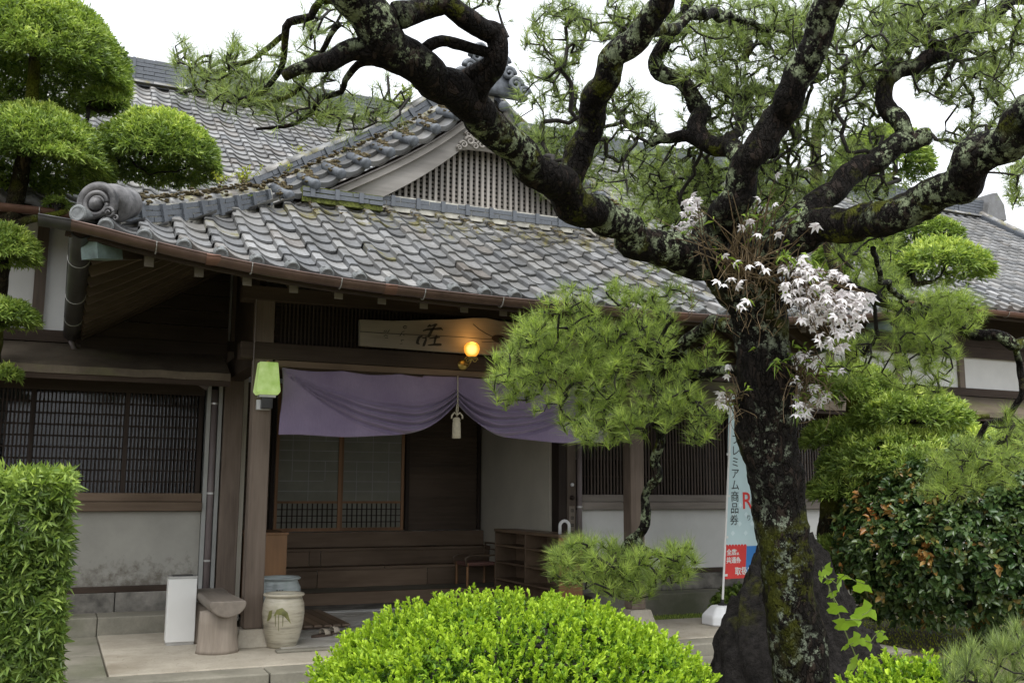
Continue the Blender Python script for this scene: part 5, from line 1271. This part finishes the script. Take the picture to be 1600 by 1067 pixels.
crown(SK[0:4]+SP, [(330, 105, 62, 58, 3.8, 4.5, 42), (395, 130, 75, 55, 3.8, 4.6, 50), (470, 155, 85, 42, 3.8, 4.7, 50), (520, 55, 55, 60, 3.8, 4.5, 32), (600, 150, 60, 35, 4.2, 4.8, 15), (545, 195, 50, 18, 4.2, 4.7, 12), (740, 5, 70, 14, 4.2, 4.9, 12)], 'sky_spray_needles', 24, .105, .0024, mat='needle_sky', rmax=.006)
crown([SK[4], SK[10], SK[11], SK[13]], [(870, 60, 50, 60, 5.2, 6.3, 70), (860, 170, 60, 70, 5.3, 6.4, 77), (890, 260, 60, 60, 5.5, 6.5, 63), (955, 30, 60, 40, 5.2, 6.4, 56), (980, 220, 60, 90, 5.8, 6.8, 99), (840, 240, 30, 40, 5.2, 6, 22)], 'needles', 22, .108, .0034, mat='needle_sky')
crown([SK[5], SK[10], SK[12], SK[14], SK[15], SK[16]], [(1090, 60, 70, 70, 5.6, 7, 155), (1180, 90, 80, 100, 5.8, 7.5, 267), (1130, 170, 70, 60, 6, 7.4, 126), (1250, 60, 60, 70, 5.8, 7.2, 155), (1060, 290, 70, 60, 6.4, 7.6, 168), (1150, 330, 80, 70, 6.6, 8.2, 182), (1240, 250, 70, 90, 6.4, 8, 182)], 'needles', 22, .108, .0034, mat='needle_sky')
crown([SK[7], SK[8], SK[9], SK[6]], [(1350, 60, 80, 70, 5.6, 7.2, 168), (1450, 40, 90, 50, 5.6, 7.2, 168), (1550, 70, 70, 80, 5.4, 7, 133), (1330, 180, 60, 80, 6, 7.6, 155), (1500, 130, 80, 40, 5.6, 6.8, 84), (1560, 190, 45, 45, 5.6, 6.6, 42), (1590, 290, 22, 35, 5, 5.6, 20), (1370, 300, 50, 40, 6.2, 7.4, 42), (1500, 215, 40, 20, 5.6, 6.4, 17)], 'needles', 22, .108, .0034, mat='needle_sky')
crown([SK[5], SK[10], SK[12], SK[7], BR4], [(1010, 300, 60, 70, 7, 8.5, 70), (1080, 330, 70, 60, 7, 8.5, 90), (1170, 300, 60, 70, 7.2, 8.6, 80), (1250, 330, 60, 60, 7, 8.5, 60), (1350, 370, 60, 50, 6.6, 7.8, 60), (1370, 440, 40, 35, 6.2, 6.9, 45), (1330, 560, 45, 40, 6.3, 7, 30), (1060, 400, 45, 30, 6.4, 7.4, 34)], 'back_needles', 32, .11, .0036)
# dense pad in front of the porch, its lower pad, and sprays on the low right branch
crown(PAD, [(945, 668, 55, 28, 5.9, 6.5, 34), (830, 560, 60, 50, 6.0, 6.6, 26), (930, 520, 130, 75, 6.0, 6.9, 158), (880, 580, 110, 70, 6.0, 6.8, 127), (985, 600, 95, 70, 6.0, 6.8, 89), (800, 605, 38, 32, 6.1, 6.6, 21), (1060, 650, 75, 48, 6.0, 6.7, 53), (930, 665, 60, 30, 6.1, 6.6, 29), (1090, 560, 40, 35, 6.1, 6.6, 16), (1040, 470, 50, 25, 6.3, 6.9, 19)], 'pad_needles', 34, .115, .0036, up=1.2)
crown([BR2[int(len(BR2)*.85):], BR3], [(930, 885, 68, 42, 6.1, 6.8, 110), (985, 900, 50, 40, 6.1, 6.8, 60), (1055, 880, 34, 32, 6.2, 6.6, 34)], 'low_pad_needles', 38, .115, .0036, up=1.0)
crown([BR4, BR5, BR6], [(1440, 500, 60, 55, 5.9, 6.6, 102), (1500, 490, 40, 30, 6, 6.5, 51), (1440, 570, 60, 50, 6, 6.6, 68), (1520, 725, 70, 35, 6, 6.7, 102), (1580, 700, 30, 60, 6, 6.7, 41), (1480, 760, 50, 22, 6, 6.5, 44)], 'low_branch_needles', 40, .10, .0026)

# ------------------------------------------------------------------ cloud-pruned podocarpus
def pads(tree, plist, skel, L, Wd, dens, mat='maki'):
    """plist: (px, py, distance, rx_px, up_px, down_px, new_tip amount)"""
    parts, targets = [], []
    for k, (x, y, d, rx, up, dn, nw) in enumerate(plist):
        c = W(x, y, d); s = d/F_PX; R_ = (rx-9)*s; U_ = (up-8)*s; D_ = dn*s; n = int(dens*R_*R_*(1+U_/R_))
        th = rng.uniform(0, 2*math.pi, n); cz = rng.uniform(-.16, 1, n); sr = np.sqrt(np.maximum(0, 1-cz**2)); dirs = np.c_[sr*np.cos(th), sr*np.sin(th), cz]
        rad = (1+.06*lump3(dirs*2.2, 1.0, k*5.3)+.035*lump3(dirs*6, 1.0, k*3.3))*np.where(rng.uniform(0, 1, n) < .8, rng.uniform(.93, 1.03, n), rng.uniform(.6, .93, n))
        sc = np.c_[np.full(n, R_), np.full(n, R_), np.where(cz > 0, U_, D_*1.2)]
        P = c+dirs*sc*rad[:, None]; N_ = unit(dirs/np.maximum(sc, .02))
        Dd = unit(N_*.9+np.array([0, 0, .4])+rng.normal(0, .22, (n, 3)))
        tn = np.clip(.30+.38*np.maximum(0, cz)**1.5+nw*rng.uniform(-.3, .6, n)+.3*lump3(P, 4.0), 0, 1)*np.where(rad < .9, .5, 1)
        parts.append(rosettes(P, Dd, 10, L, Wd, 10, 72, tn+rng.uniform(-.2, .2, n), jitter=.012))
        q = rng.choice(n, min(n, int(26+70*R_)), replace=False); targets.append(P[q]*.86+c*.14)
    foliage('foliage', parts, M[mat], tree)
    S = np.concatenate([q[:, :3] for q in skel]); twig_mesh('branches', grow(S, np.concatenate(targets), .06, .25, .004, .45, .035), M['twig'], tree)
def tree_limbs(tree, defs, mat, n=18):
    out = []
    for nm, pts in defs:
        mb = MB(); out.append(limb(mb, limb_px(pts), .03, n, .15)); mb.build(nm, M[mat], tree, smooth=True)
    return out
DL = 9.3
b0 = W(10, 900, DL); b0[2] = 0
maki = empty('podocarpus_tree', tuple(b0), 'cloud-pruned evergreen with clipped dome pads over the porch roof corner', 'tree', )
sk = tree_limbs(maki, [('trunk', [(-30, 1030, DL, 26), (-25, 700, DL, 24), (-8, 480, DL, 22), (8, 380, DL, 20), (25, 310, DL, 18), (40, 230, DL, 16), (50, 150, DL, 13), (55, 80, DL, 10), (60, 20, DL, 6)]),
     ('bough', [(8, 360, DL, 12), (40, 345, DL-.05, 9), (75, 338, DL-.1, 8), (105, 330, DL-.1, 5)]), ('bough', [(40, 240, DL, 9), (110, 225, DL+.2, 7), (180, 235, DL+.2, 6), (240, 240, DL+.2, 5)]), ('bough', [(0, 420, DL, 9), (-20, 400, DL, 7), (-40, 395, DL, 5)])], 'moss_bark')
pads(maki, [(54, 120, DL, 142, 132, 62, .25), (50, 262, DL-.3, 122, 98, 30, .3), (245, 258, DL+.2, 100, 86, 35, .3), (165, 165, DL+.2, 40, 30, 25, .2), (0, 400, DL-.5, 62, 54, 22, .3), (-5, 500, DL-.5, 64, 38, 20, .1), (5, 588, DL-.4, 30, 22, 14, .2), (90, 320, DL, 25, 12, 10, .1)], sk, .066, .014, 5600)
DR = 11.6
b0 = W(1292, 960, DR); b0[2] = 0
maki2 = empty('podocarpus_tree', tuple(b0), 'loose layered evergreen with yellow-green tips growing beside the red-tipped bush', 'tree')
sk = tree_limbs(maki2, [('trunk', [(1292, 990, DR, 26), (1292, 880, DR, 24), (1300, 780, DR, 22), (1325, 690, DR, 18), (1335, 600, DR, 15), (1320, 480, DR, 13), (1295, 380, DR, 13), (1278, 300, DR, 14), (1275, 220, DR, 11), (1285, 170, DR, 6)]),
     ('bough', [(1325, 690, DR, 12), (1400, 660, DR-.2, 9), (1480, 655, DR-.3, 8), (1545, 650, DR-.3, 5)]), ('bough', [(1300, 790, DR, 9), (1340, 810, DR-.1, 7), (1360, 840, DR-.2, 4)]), ('bough', [(1320, 470, DR, 9), (1390, 450, DR, 7), (1460, 440, DR, 5)]), ('bough', [(1280, 310, DR, 8), (1340, 290, DR, 6), (1400, 270, DR, 4)])], 'moss_bark')
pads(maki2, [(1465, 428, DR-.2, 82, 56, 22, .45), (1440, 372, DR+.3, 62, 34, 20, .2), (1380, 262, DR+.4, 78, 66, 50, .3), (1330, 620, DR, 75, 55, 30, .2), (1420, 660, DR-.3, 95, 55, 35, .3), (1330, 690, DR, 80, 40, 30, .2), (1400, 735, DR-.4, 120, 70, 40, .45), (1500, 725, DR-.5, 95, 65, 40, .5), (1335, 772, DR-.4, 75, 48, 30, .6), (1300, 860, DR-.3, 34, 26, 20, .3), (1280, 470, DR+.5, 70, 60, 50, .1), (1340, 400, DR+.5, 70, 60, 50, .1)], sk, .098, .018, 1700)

# ------------------------------------------------------------------ hedge, azalea domes, red-tipped bush
hd_ = empty('hedge', (-.7, 6.6, 0), 'clipped box-shaped evergreen hedge beside the paved platform', 'hedge')
hx1 = on(112, 742, 'y', 6.55)[0]
HX0, HX1, HY0, HY1, HZ = -3.0, float(hx1), 6.5, 7.9, 1.64
n = 5200
f_ = rng.uniform(0, 1, n)
P = np.zeros((n, 3)); N_ = np.zeros((n, 3))
fr_ = f_ < .72; P[fr_] = np.c_[rng.uniform(-1.4, HX1, fr_.sum()), np.full(fr_.sum(), HY0), rng.uniform(0, HZ, fr_.sum())]; N_[fr_] = (0, -1, 0)
tp_ = (f_ >= .72) & (f_ < .86); P[tp_] = np.c_[rng.uniform(-1.4, HX1, tp_.sum()), rng.uniform(HY0, HY1, tp_.sum()), np.full(tp_.sum(), HZ)]; N_[tp_] = (0, 0, 1)
rt_ = f_ >= .86; P[rt_] = np.c_[np.full(rt_.sum(), HX1), rng.uniform(HY0, HY1, rt_.sum()), rng.uniform(0, HZ, rt_.sum())]; N_[rt_] = (1, 0, 0)
P = P-N_*(np.abs(rng.normal(0, .085, n))[:, None]+.02)+N_*(.05*lump3(P, 3.0))[:, None]
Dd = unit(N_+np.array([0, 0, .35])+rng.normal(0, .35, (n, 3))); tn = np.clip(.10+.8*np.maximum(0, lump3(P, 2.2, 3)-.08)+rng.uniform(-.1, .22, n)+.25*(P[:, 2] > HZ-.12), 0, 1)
keep = lump3(P, 5.5, 9) > -.34; P, Dd, tn, N_ = P[keep], Dd[keep], tn[keep], N_[keep]; n = len(P)
inn = rng.uniform(0, 1, (2600, 3))*np.array([HX1+1.35, 1.2, HZ-.1])+np.array([-1.4, HY0+.1, 0]); 
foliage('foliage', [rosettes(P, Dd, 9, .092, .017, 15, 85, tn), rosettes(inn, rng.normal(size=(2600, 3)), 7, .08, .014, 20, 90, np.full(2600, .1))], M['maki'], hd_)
sg = [np.array([[x, y, z, .01] for z in np.linspace(0, .9, 6)]) for x in np.linspace(-1.2, HX1-.25, 5) for y in (6.8, 7.4)]
for q in sg: MB().tube(q[:, :3], .018, 8).build('stem', M['twig'], hd_)
twig_mesh('branches', grow(np.concatenate([q[:, :3] for q in sg]), P[rng.choice(n, 260, replace=False)], .08, .25, .003, .4, .012), M['twig'], hd_)

def dome_bush(name, label, c, R_, H, n, m, L, Wd, mat, cat='bush', tintf=None, broad=True, amin=15, amax=70, fill=.35, squash=1.0, zmin=-.15, shoots=0, stems=True, sq=1.0):
    e = empty(name, (c[0], c[1], 0), label, cat)
    th = rng.uniform(0, 2*math.pi, n); cz = rng.uniform(zmin, 1, n); sr = np.sqrt(np.maximum(0, 1-cz**2)); dirs = np.c_[sr*np.cos(th), sr*np.sin(th), cz]
    rad = 1+.05*lump3(dirs*2.6, 1.0, 2.2)+.05*lump3(dirs*9, 1.0, 7.7)+rng.normal(0, .022, n)
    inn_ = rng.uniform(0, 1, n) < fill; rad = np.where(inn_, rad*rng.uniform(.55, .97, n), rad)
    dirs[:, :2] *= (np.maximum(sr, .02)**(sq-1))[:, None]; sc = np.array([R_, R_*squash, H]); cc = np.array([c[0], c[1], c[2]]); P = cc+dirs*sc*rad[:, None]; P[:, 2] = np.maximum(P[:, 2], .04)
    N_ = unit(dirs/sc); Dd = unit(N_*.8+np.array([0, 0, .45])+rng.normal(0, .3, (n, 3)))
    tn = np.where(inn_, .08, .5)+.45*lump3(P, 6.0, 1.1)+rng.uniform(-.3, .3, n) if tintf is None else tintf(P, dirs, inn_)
    parts = [rosettes(P, Dd, m, L, Wd, amin, amax, np.clip(tn, 0, 1), broad=broad, jitter=L*.18)]
    if shoots:
        q = rng.choice(np.where((~inn_) & (cz > .2))[0], shoots); S_ = P[q]+Dd[q]*.03; 
        for k in range(3): parts.append(rosettes(S_+Dd[q]*.018*k, Dd[q], 4, L*.95, Wd, 10, 45, np.clip(rng.uniform(.75, 1, shoots), 0, 1), broad=broad, jitter=.003))
    foliage('foliage', parts, M[mat], e)
    if stems:
        seeds = [np.array([[c[0]+.10*math.cos(a), c[1]+.10*math.sin(a), z] for z in np.linspace(0, max(.15, c[2]), 4)]) for a in np.linspace(0, 5.2, 6)]
        for q in seeds: MB().tube(q, .016, 8).build('stem', M['twig'], e)
        twig_mesh('branches', grow(np.concatenate(seeds), (cc+dirs*sc*.9)[rng.choice(n, min(n, 220), replace=False)].clip(min=[-99, -99, .05]), .09, .2, .003, .42, .014), M['twig'], e)
    return e
ac = W(797, 1060, 4.35)
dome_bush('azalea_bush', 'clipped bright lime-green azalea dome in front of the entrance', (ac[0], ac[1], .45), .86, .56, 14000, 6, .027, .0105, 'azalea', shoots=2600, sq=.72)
ac2 = W(1440, 1130, 4.4)
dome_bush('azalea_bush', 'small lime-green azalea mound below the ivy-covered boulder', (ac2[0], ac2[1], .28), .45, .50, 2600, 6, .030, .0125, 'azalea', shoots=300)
def red_tint(P, dirs, inn_):
    young = lump3(P, 3.2, 4.4)+.25*dirs[:, 2]-.35*dirs[:, 0]
    return np.where(inn_, .12, np.clip(.28+.2*rng.normal(size=len(P))+np.where(young+rng.normal(0, .14, len(P)) > .78, .42, 0), 0, 1))
rc = W(1525, 860, 10.6)
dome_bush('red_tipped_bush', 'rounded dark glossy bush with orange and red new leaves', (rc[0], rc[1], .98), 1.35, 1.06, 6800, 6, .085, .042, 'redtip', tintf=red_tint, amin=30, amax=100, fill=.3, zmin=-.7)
# small pine below the boulder
sp = empty('small_pine', tuple(W(1560, 1120, 4.0)*np.array([1, 1, 0])), 'low young pine with upright green candles below the red-tipped bush', 'tree')
C = catmull([[*W(1560, 1300, 4.0), .02], [*W(1555, 1180, 4.0), .016], [*W(1560, 1100, 4.0), .012]], .04); mb = MB(); mb.tube(C[:, :3], C[:, 3], 8); mb.build('trunk', M['pine_bark'], sp)
tg = np.concatenate([region(1550, 1045, 75, 42, 3.8, 4.3, 44), region(1590, 1010, 40, 30, 3.9, 4.3, 16)]); ch_ = grow(C[:, :3], tg, .05, .2, .003)
twig_mesh('twigs', ch_, M['twig'], sp); P = np.array([c[0][-1] for c in ch_]); foliage('needles', [needles(P, unit(np.array([0, 0, 1.])+rng.normal(0, .22, P.shape)), 60, .10, .0026, 8, 55, cand=14)], M['needle_sky'], sp)

# ------------------------------------------------------------------ boulder, vine, orchids, weeds
def rock_mat():
    m, nt, b, _ = new_mat('dark_wet_boulder'); v = coords(nt); f = nz(nt, v, 4, 8, .7); k = nz(nt, v, 25, 6, .7); q = nz(nt, v, 1.8, 4)
    c = ramp(nt, k, [(.3, (.011,.010,.0095)), (.7, (.042,.037,.034))]); mm = math_(nt, 'MULTIPLY', ramp(nt, f, [(.56, (0,0,0)), (.66, (.8,.8,.8))]), ramp(nt, q, [(.54, (0,0,0)), (.64, (1,1,1))]))
    c = mixc(nt, mm, c, ramp(nt, k, [(.3, (.03,.035,.005)), (.7, (.12,.12,.02))])); setc(nt, b, c); b.inputs['Roughness'].default_value = .75; b.inputs['Specular IOR Level'].default_value = .08; bump(nt, b, k, .9, .03); return m
M['rock'] = rock_mat()
import bmesh
bm = bmesh.new(); bmesh.ops.create_icosphere(bm, subdivisions=6, radius=1)
rb = W(1276, 1060, 6.3); 
for v in bm.verts:
    p = v.co.copy(); s = 1+.16*noise.noise(p*1.3)+.09*noise.noise(p*3.1+Vector((4, 0, 0)))+.09*abs(noise.noise(p*4.5))+.05*noise.noise(p*9)+.015*abs(noise.noise(p*23))
    vd = noise.voronoi(p*2.6)[0]; s += .16*(vd[1]-vd[0])-.05; vd = noise.voronoi(p*7+Vector((3, 1, 0)))[0]; s += .045*(vd[1]-vd[0])
    z = p.z; taper = 1-.50*max(0, z)**1.3
    v.co = Vector((p.x*.66*s*taper-.17*max(0, z), p.y*.40*s*taper, z*(1.14 if z > 0 else .55)*s))
me = bpy.data.meshes.new('boulder'); bm.to_mesh(me); bm.free()
yaw = Matrix.Rotation(-HEAD, 4, 'Z')
bo = put('boulder', me, M['rock'], None, Matrix.Translation((rb[0], rb[1], .12)) @ yaw); tag(bo, 'large dark mossy boulder behind the pine trunk', 'boulder')
# vine with lobed leaves on the boulder
vn = empty('ivy_vine', (rb[0]+.2, rb[1]-.3, .3), 'bright green lobed vine leaves climbing over the dark boulder', 'vine')
def lobed(name):
    ol = []
    for a, r in ((-90, .10), (-62, .42), (-30, .62), (-5, .95), (18, .60), (38, .55), (62, .95), (90, 1.25)): ol.append((r*math.cos(math.radians(a)), r*math.sin(math.radians(a))+.2))
    ol = ol+[(-x, y) for x, y in ol[::-1][1:-1]]; n = len(ol)
    vs = [(x, y, .18*abs(x)-.12*y*y) for x, y in ol]+[(0, .25, .0)]
    return MB().add(vs, [(i, (i+1) % n, n) for i in range(n)]).mesh(name, False)
LOB = lobed('leaf'); M['vine'] = leaf_mat('vine_leaf', (.16,.30,.05), (.33,.50,.06), .4, .35, .2); M['vine_d'] = leaf_mat('pale_vine_leaf', (.12,.24,.09), (.2,.34,.12), .4, .3, .2)
LOB.materials.append(M['vine'])
a_ = LOB.attributes.new('tint', 'FLOAT', 'POINT'); a_.data.foreach_set('value', [.8]*len(LOB.vertices))
vl = [(1288, 888, .055, 60), (1320, 898, .05, -20), (1295, 905, .04, 20), (1352, 912, .065, -40), (1308, 912, .05, 90), (1310, 945, .07, -25), (1322, 968, .085, -10), (1362, 950, .075, -60), (1345, 968, .045, -100), (1345, 995, .06, -50), (1360, 1003, .055, -80), (1380, 992, .04, -30), (1320, 1008, .04, 40), (1328, 1035, .075, 60), (1370, 1035, .06, -70), (1300, 925, .045, 30), (1280, 900, .04, 100), (1375, 985, .035, 0)]
tips = []
for x, y, s, rz in vl:
    p = W(x, y, 5.55+.1*rng.uniform(0, 1)); tips.append(p)
    F3 = basis(p, _R, _U) @ Matrix.Rotation(math.radians(rz+180), 4, 'Z') @ Matrix.Rotation(math.radians(rng.uniform(-50, -15)), 4, 'X') @ Matrix.Scale(s*1.0, 4)
    put('leaf', LOB, None, vn, F3)
sd0 = catmull([[*W(1352, 1120, 5.6), 0], [*W(1350, 1060, 5.62), 0], [*W(1322, 990, 5.66), 0], [*W(1300, 930, 5.7), 0], [*W(1285, 885, 5.72), 0]], .04)
twig_mesh('stems', grow(sd0[:, :3], np.array(tips), .04, .15, .0022, .4, .006)+[(sd0[:, :3], np.full(len(sd0), .005))], M['maki'] if False else simple('green_vine_stem', (.14,.17,.05), .6, .2, 10), vn)

# white orchids rooted in the pine fork
M['petal'] = leaf_mat('white_orchid_petal', (.80,.74,.76), (.86,.85,.85), .5, .35, .06, .3, tt=(1, .97, 1))
M['cane'] = simple('tan_orchid_cane', (.12,.082,.038), .7, .4, 30); M['cane_g'] = leaf_mat('orchid_leaf', (.10,.17,.03), (.26,.36,.06), .4, .3, .25)
def flower_mesh():
    V, T, t = [], [], []
    for k in range(6):
        a = k*math.pi/3+.2*math.sin(k*5); L_ = 1.0 if k % 2 else .85; w_ = .21 if k % 2 else .30; dz = -.45-.15*(k % 2)
        d = np.array([math.cos(a), math.sin(a), dz]); s_ = np.array([-math.sin(a), math.cos(a), 0]); b = len(V)
        V += [np.zeros(3), d*.45*L_-s_*w_+np.array([0, 0, .12]), d*L_+np.array([0, 0, -.10]), d*.45*L_+s_*w_+np.array([0, 0, .12])]; T += [(b, b+1, b+2), (b, b+2, b+3)]; t += [.2, .9, 1, .9]
    b = len(V); V += [np.array([.1, 0, -.1]), np.array([-.1, .05, -.15]), np.array([0, -.1, -.12]), np.array([0, 0, -.55])]; T += [(b, b+1, b+3), (b+1, b+2, b+3), (b+2, b, b+3)]; t += [0, .1, 0, .3]
    return tri_mesh('flower', np.array(V), np.array(T), np.array(t))
FLW = flower_mesh(); FLW.materials.append(M['petal'])
def orchid(base_px, flowers, label, ncane, spread, leafn):
    bp = W(*base_px); e = empty('orchid', tuple(bp), label, 'orchid', 'orchids rooted on the pine trunk')
    ch_ = []
    for x, y, d, s in flowers:
        p = W(x, y, d); Rm = Matrix.Rotation(rng.uniform(0, 6.3), 4, 'Z') @ Matrix.Rotation(rng.uniform(-.9, .9), 4, 'X') @ Matrix.Rotation(rng.uniform(-.9, .9), 4, 'Y')
        put('flower', FLW, None, e, Matrix.Translation(p) @ Rm @ Matrix.Scale(s*1.02, 4))
    for k in range(ncane):
        a = W(base_px[0]+rng.normal(0, spread[0]*.5), base_px[1]+abs(rng.normal(0, spread[1]*.15)), base_px[2]+rng.uniform(-.12, .08)); tip = W(base_px[0]+rng.normal(0, spread[0]), base_px[1]-rng.uniform(.1, 1)*spread[1], base_px[2]+rng.uniform(-.35, .0))
        mid = (a+tip)/2+rng.normal(0, .03, 3); C_ = catmull([[*a, 0], [*mid, 0], [*tip, 0]], .03); ch_.append((C_[:, :3], np.linspace(.005, .0022, len(C_))))
    for x, y, d, s in flowers[::2]:
        p = W(x, y, d); a = bp+rng.normal(0, .04, 3)+(p-bp)*.1; mid = (a+p)/2+np.array([0, 0, .05]); C_ = catmull([[*a, 0], [*mid, 0], [*p, 0]], .03); ch_.append((C_[:, :3], np.linspace(.004, .0018, len(C_))))
    twig_mesh('canes', ch_, M['cane'], e)
    if leafn:
        q = rng.choice(len(ch_), leafn); P_ = np.array([ch_[i][0][-1] for i in q]); foliage('leaves', [rosettes(P_, unit(rng.normal(0, .6, (leafn, 3))+np.array([0, 0, .3])), 3, .065, .010, 20, 100, rng.uniform(.2, 1, leafn), droop=.35)], M['cane_g'], e)
    # tangle of aerial roots on the bark
    rt = []
    for k in range(ncane):
        a = W(base_px[0]+rng.normal(0, spread[0]*.9), base_px[1]+rng.normal(12, spread[1]*.28), base_px[2]-.20+rng.uniform(-.06, .1)); b = a+np.array([rng.normal(0, .05), rng.normal(0, .05), -rng.uniform(.02, .16)]); m_ = (a+b)/2+rng.normal(0, .03, 3)
        C_ = catmull([[*a, 0], [*m_, 0], [*b, 0]], .02); rt.append((C_[:, :3], np.full(len(C_), .0018)))
    twig_mesh('aerial_roots', rt, M['cane'], e); return e
def cluster(cx, cy, rx, ry, n, d0, d1, s=.032):
    out = []; n = int(n*1.45)
    for k in range(n):
        a, r = rng.uniform(0, 6.28), math.sqrt(rng.uniform(0, 1)); out.append((cx+rx*r*math.cos(a), cy+ry*r*math.sin(a), rng.uniform(d0, d1), s*rng.uniform(.8, 1.15)))
    return out
orchid((1165, 420, 5.38), [(1213, 273, 5.3, .03), (1187, 310, 5.2, .03), (1210, 318, 5.2, .024), (1160, 355, 5.15, .03), (1172, 345, 5.15, .034), (1185, 365, 5.1, .03), (1216, 366, 5.1, .03), (1275, 352, 5.1, .042), (1190, 412, 5.05, .04), (1196, 420, 5.05, .036), (1148, 410, 5.05, .034), (1170, 415, 5.05, .03), (1122, 438, 5.0, .036), (1142, 434, 5.0, .034), (1155, 440, 5.0, .034), (1130, 444, 5.0, .03), (1152, 447, 5.0, .03), (1155, 474, 5.0, .038), (1168, 468, 5.0, .036), (1160, 480, 5.0, .03), (1133, 398, 5.1, .026), (1262, 262, 5.3, .026), (1150, 265, 5.4, .026)]
       + cluster(1080, 315, 16, 14, 9, 5.5, 5.7)+cluster(1078, 345, 20, 22, 16, 5.5, 5.7), 'white orchid with tan canes growing in the main fork of the pine', 75, (52, 130), 34)
orchid((1235, 450, 5.35), cluster(1250, 420, 38, 18, 16, 5.0, 5.3, .038)+cluster(1280, 450, 55, 32, 42, 4.95, 5.3, .038)+cluster(1300, 490, 50, 35, 38, 4.95, 5.3, .037)+cluster(1345, 470, 24, 16, 14, 5.0, 5.3, .035)+cluster(1310, 530, 32, 20, 14, 5.0, 5.3, .034)+cluster(1245, 455, 25, 25, 12, 5.0, 5.2, .035), 'dense mass of white orchid flowers beside the fork of the pine', 26, (40, 50), 16)
orchid((1255, 590, 5.45), cluster(1256, 562, 20, 14, 9, 5.2, 5.4, .03)+cluster(1280, 615, 16, 18, 12, 5.2, 5.4, .032)+cluster(1255, 640, 18, 12, 8, 5.2, 5.4, .032)+cluster(1305, 580, 12, 8, 3, 5.2, 5.4, .028)+cluster(1245, 600, 8, 25, 5, 5.2, 5.4, .024), 'lower spray of small white orchids on the mossy pine trunk', 34, (26, 45), 40)
orchid((1150, 625, 5.5), cluster(1130, 625, 10, 16, 9, 5.4, 5.6, .03)+cluster(1140, 580, 6, 10, 3, 5.4, 5.6, .028), 'few white orchid flowers behind the pine trunk by the banner top', 8, (12, 20), 6)

# weeds rooted in the roof ridges, small shrub at the banner foot
M['weed'] = leaf_mat('yellow_green_weed', (.20,.26,.03), (.46,.48,.06), .5, .35, .3)
def weed(p, n, h, L_, label, spread=.06):
    p = np.array(p); e = empty('weed', tuple(p), label, 'weed', 'weeds rooted in the roof tiles'); ch_ = []; P_, D_ = [], []
    for k in range(n):
        t_ = p+np.array([rng.normal(0, spread), rng.normal(0, spread), h*rng.uniform(.4, 1)]); C_ = catmull([[*p, 0], [*((p+t_)/2+rng.normal(0, .02, 3)), 0], [*t_, 0]], .03); ch_.append((C_[:, :3], np.linspace(.003, .0015, len(C_))))
        for q in C_[len(C_)//3:]: P_.append(q[:3]); D_.append(rng.normal(0, .6, 3)+np.array([0, 0, .6]))
    twig_mesh('stems', ch_, M['cane'], e); P_ = np.array(P_); foliage('leaves', [rosettes(P_, unit(np.array(D_)), 3, L_, L_*.5, 30, 100, rng.uniform(0, 1, len(P_)), broad=True, jitter=.006)], M['weed'], e)
weed(on(380, 285, 'y', 9.15), 12, .16, .03, 'yellow-green weed where the porch hip ridge meets the gable ridge', .08)
weed(on(345, 287, 'y', 8.95), 9, .10, .022, 'dry yellowish weed on top of the porch hip ridge', .07)
weed(on(388, 318, 'y', 9.05), 7, .07, .03, 'bright green weed under the end of the porch hip ridge', .05)
weed(on(632, 168, 'y', 9.9), 9, .28, .045, 'leafy young sapling growing from the gable ridge tiles', .06)
weed(on(470, 235, 'y', 9.95), 5, .06, .02, 'small weed low on the gable ridge tiles', .05)
weed(on(452, 265, 'y', 9.8), 5, .05, .02, 'tiny weed in the gable ridge joint nearest the hip', .04)
sh = W(1150, 925, 11.3); dome_bush('low_shrub', 'small dark leafy shrub behind the foot of the banner', (sh[0], sh[1], .25), .24, .22, 160, 5, .07, .045, 'maki', tintf=lambda P, d, i: rng.uniform(.05, .35, len(P)), stems=True)
grass_strip('grass', 5.95, 9.6, 9.74, 10.79, .02, 26000, .05, M['maki'], 'short green mossy lawn between the paving and the white wall')
grass_strip('ground_cover', 7.72, 13.5, 6.3, 9.7, .0, 9000, .035, M['weed'], 'thin yellowish moss and grass under the red-tipped bush')
n = 700
P = np.c_[rng.uniform(.3, 7.6, n), rng.uniform(8.12, 9.7, n), np.full(n, PZ+.004)]; a = rng.uniform(0, 6.28, n); d_ = np.c_[np.cos(a), np.sin(a), rng.uniform(0, .05, n)]*.05; s_ = np.c_[-np.sin(a), np.cos(a), np.zeros(n)]*.002
tag(put('fallen_needles', tri_mesh('fallen_needles', np.stack([P-s_, P+s_, P+d_], 1).reshape(-1, 3), np.arange(3*n).reshape(-1, 3)), M['cane']), 'brown fallen pine needles scattered on the paving', 'needles', kind='stuff')
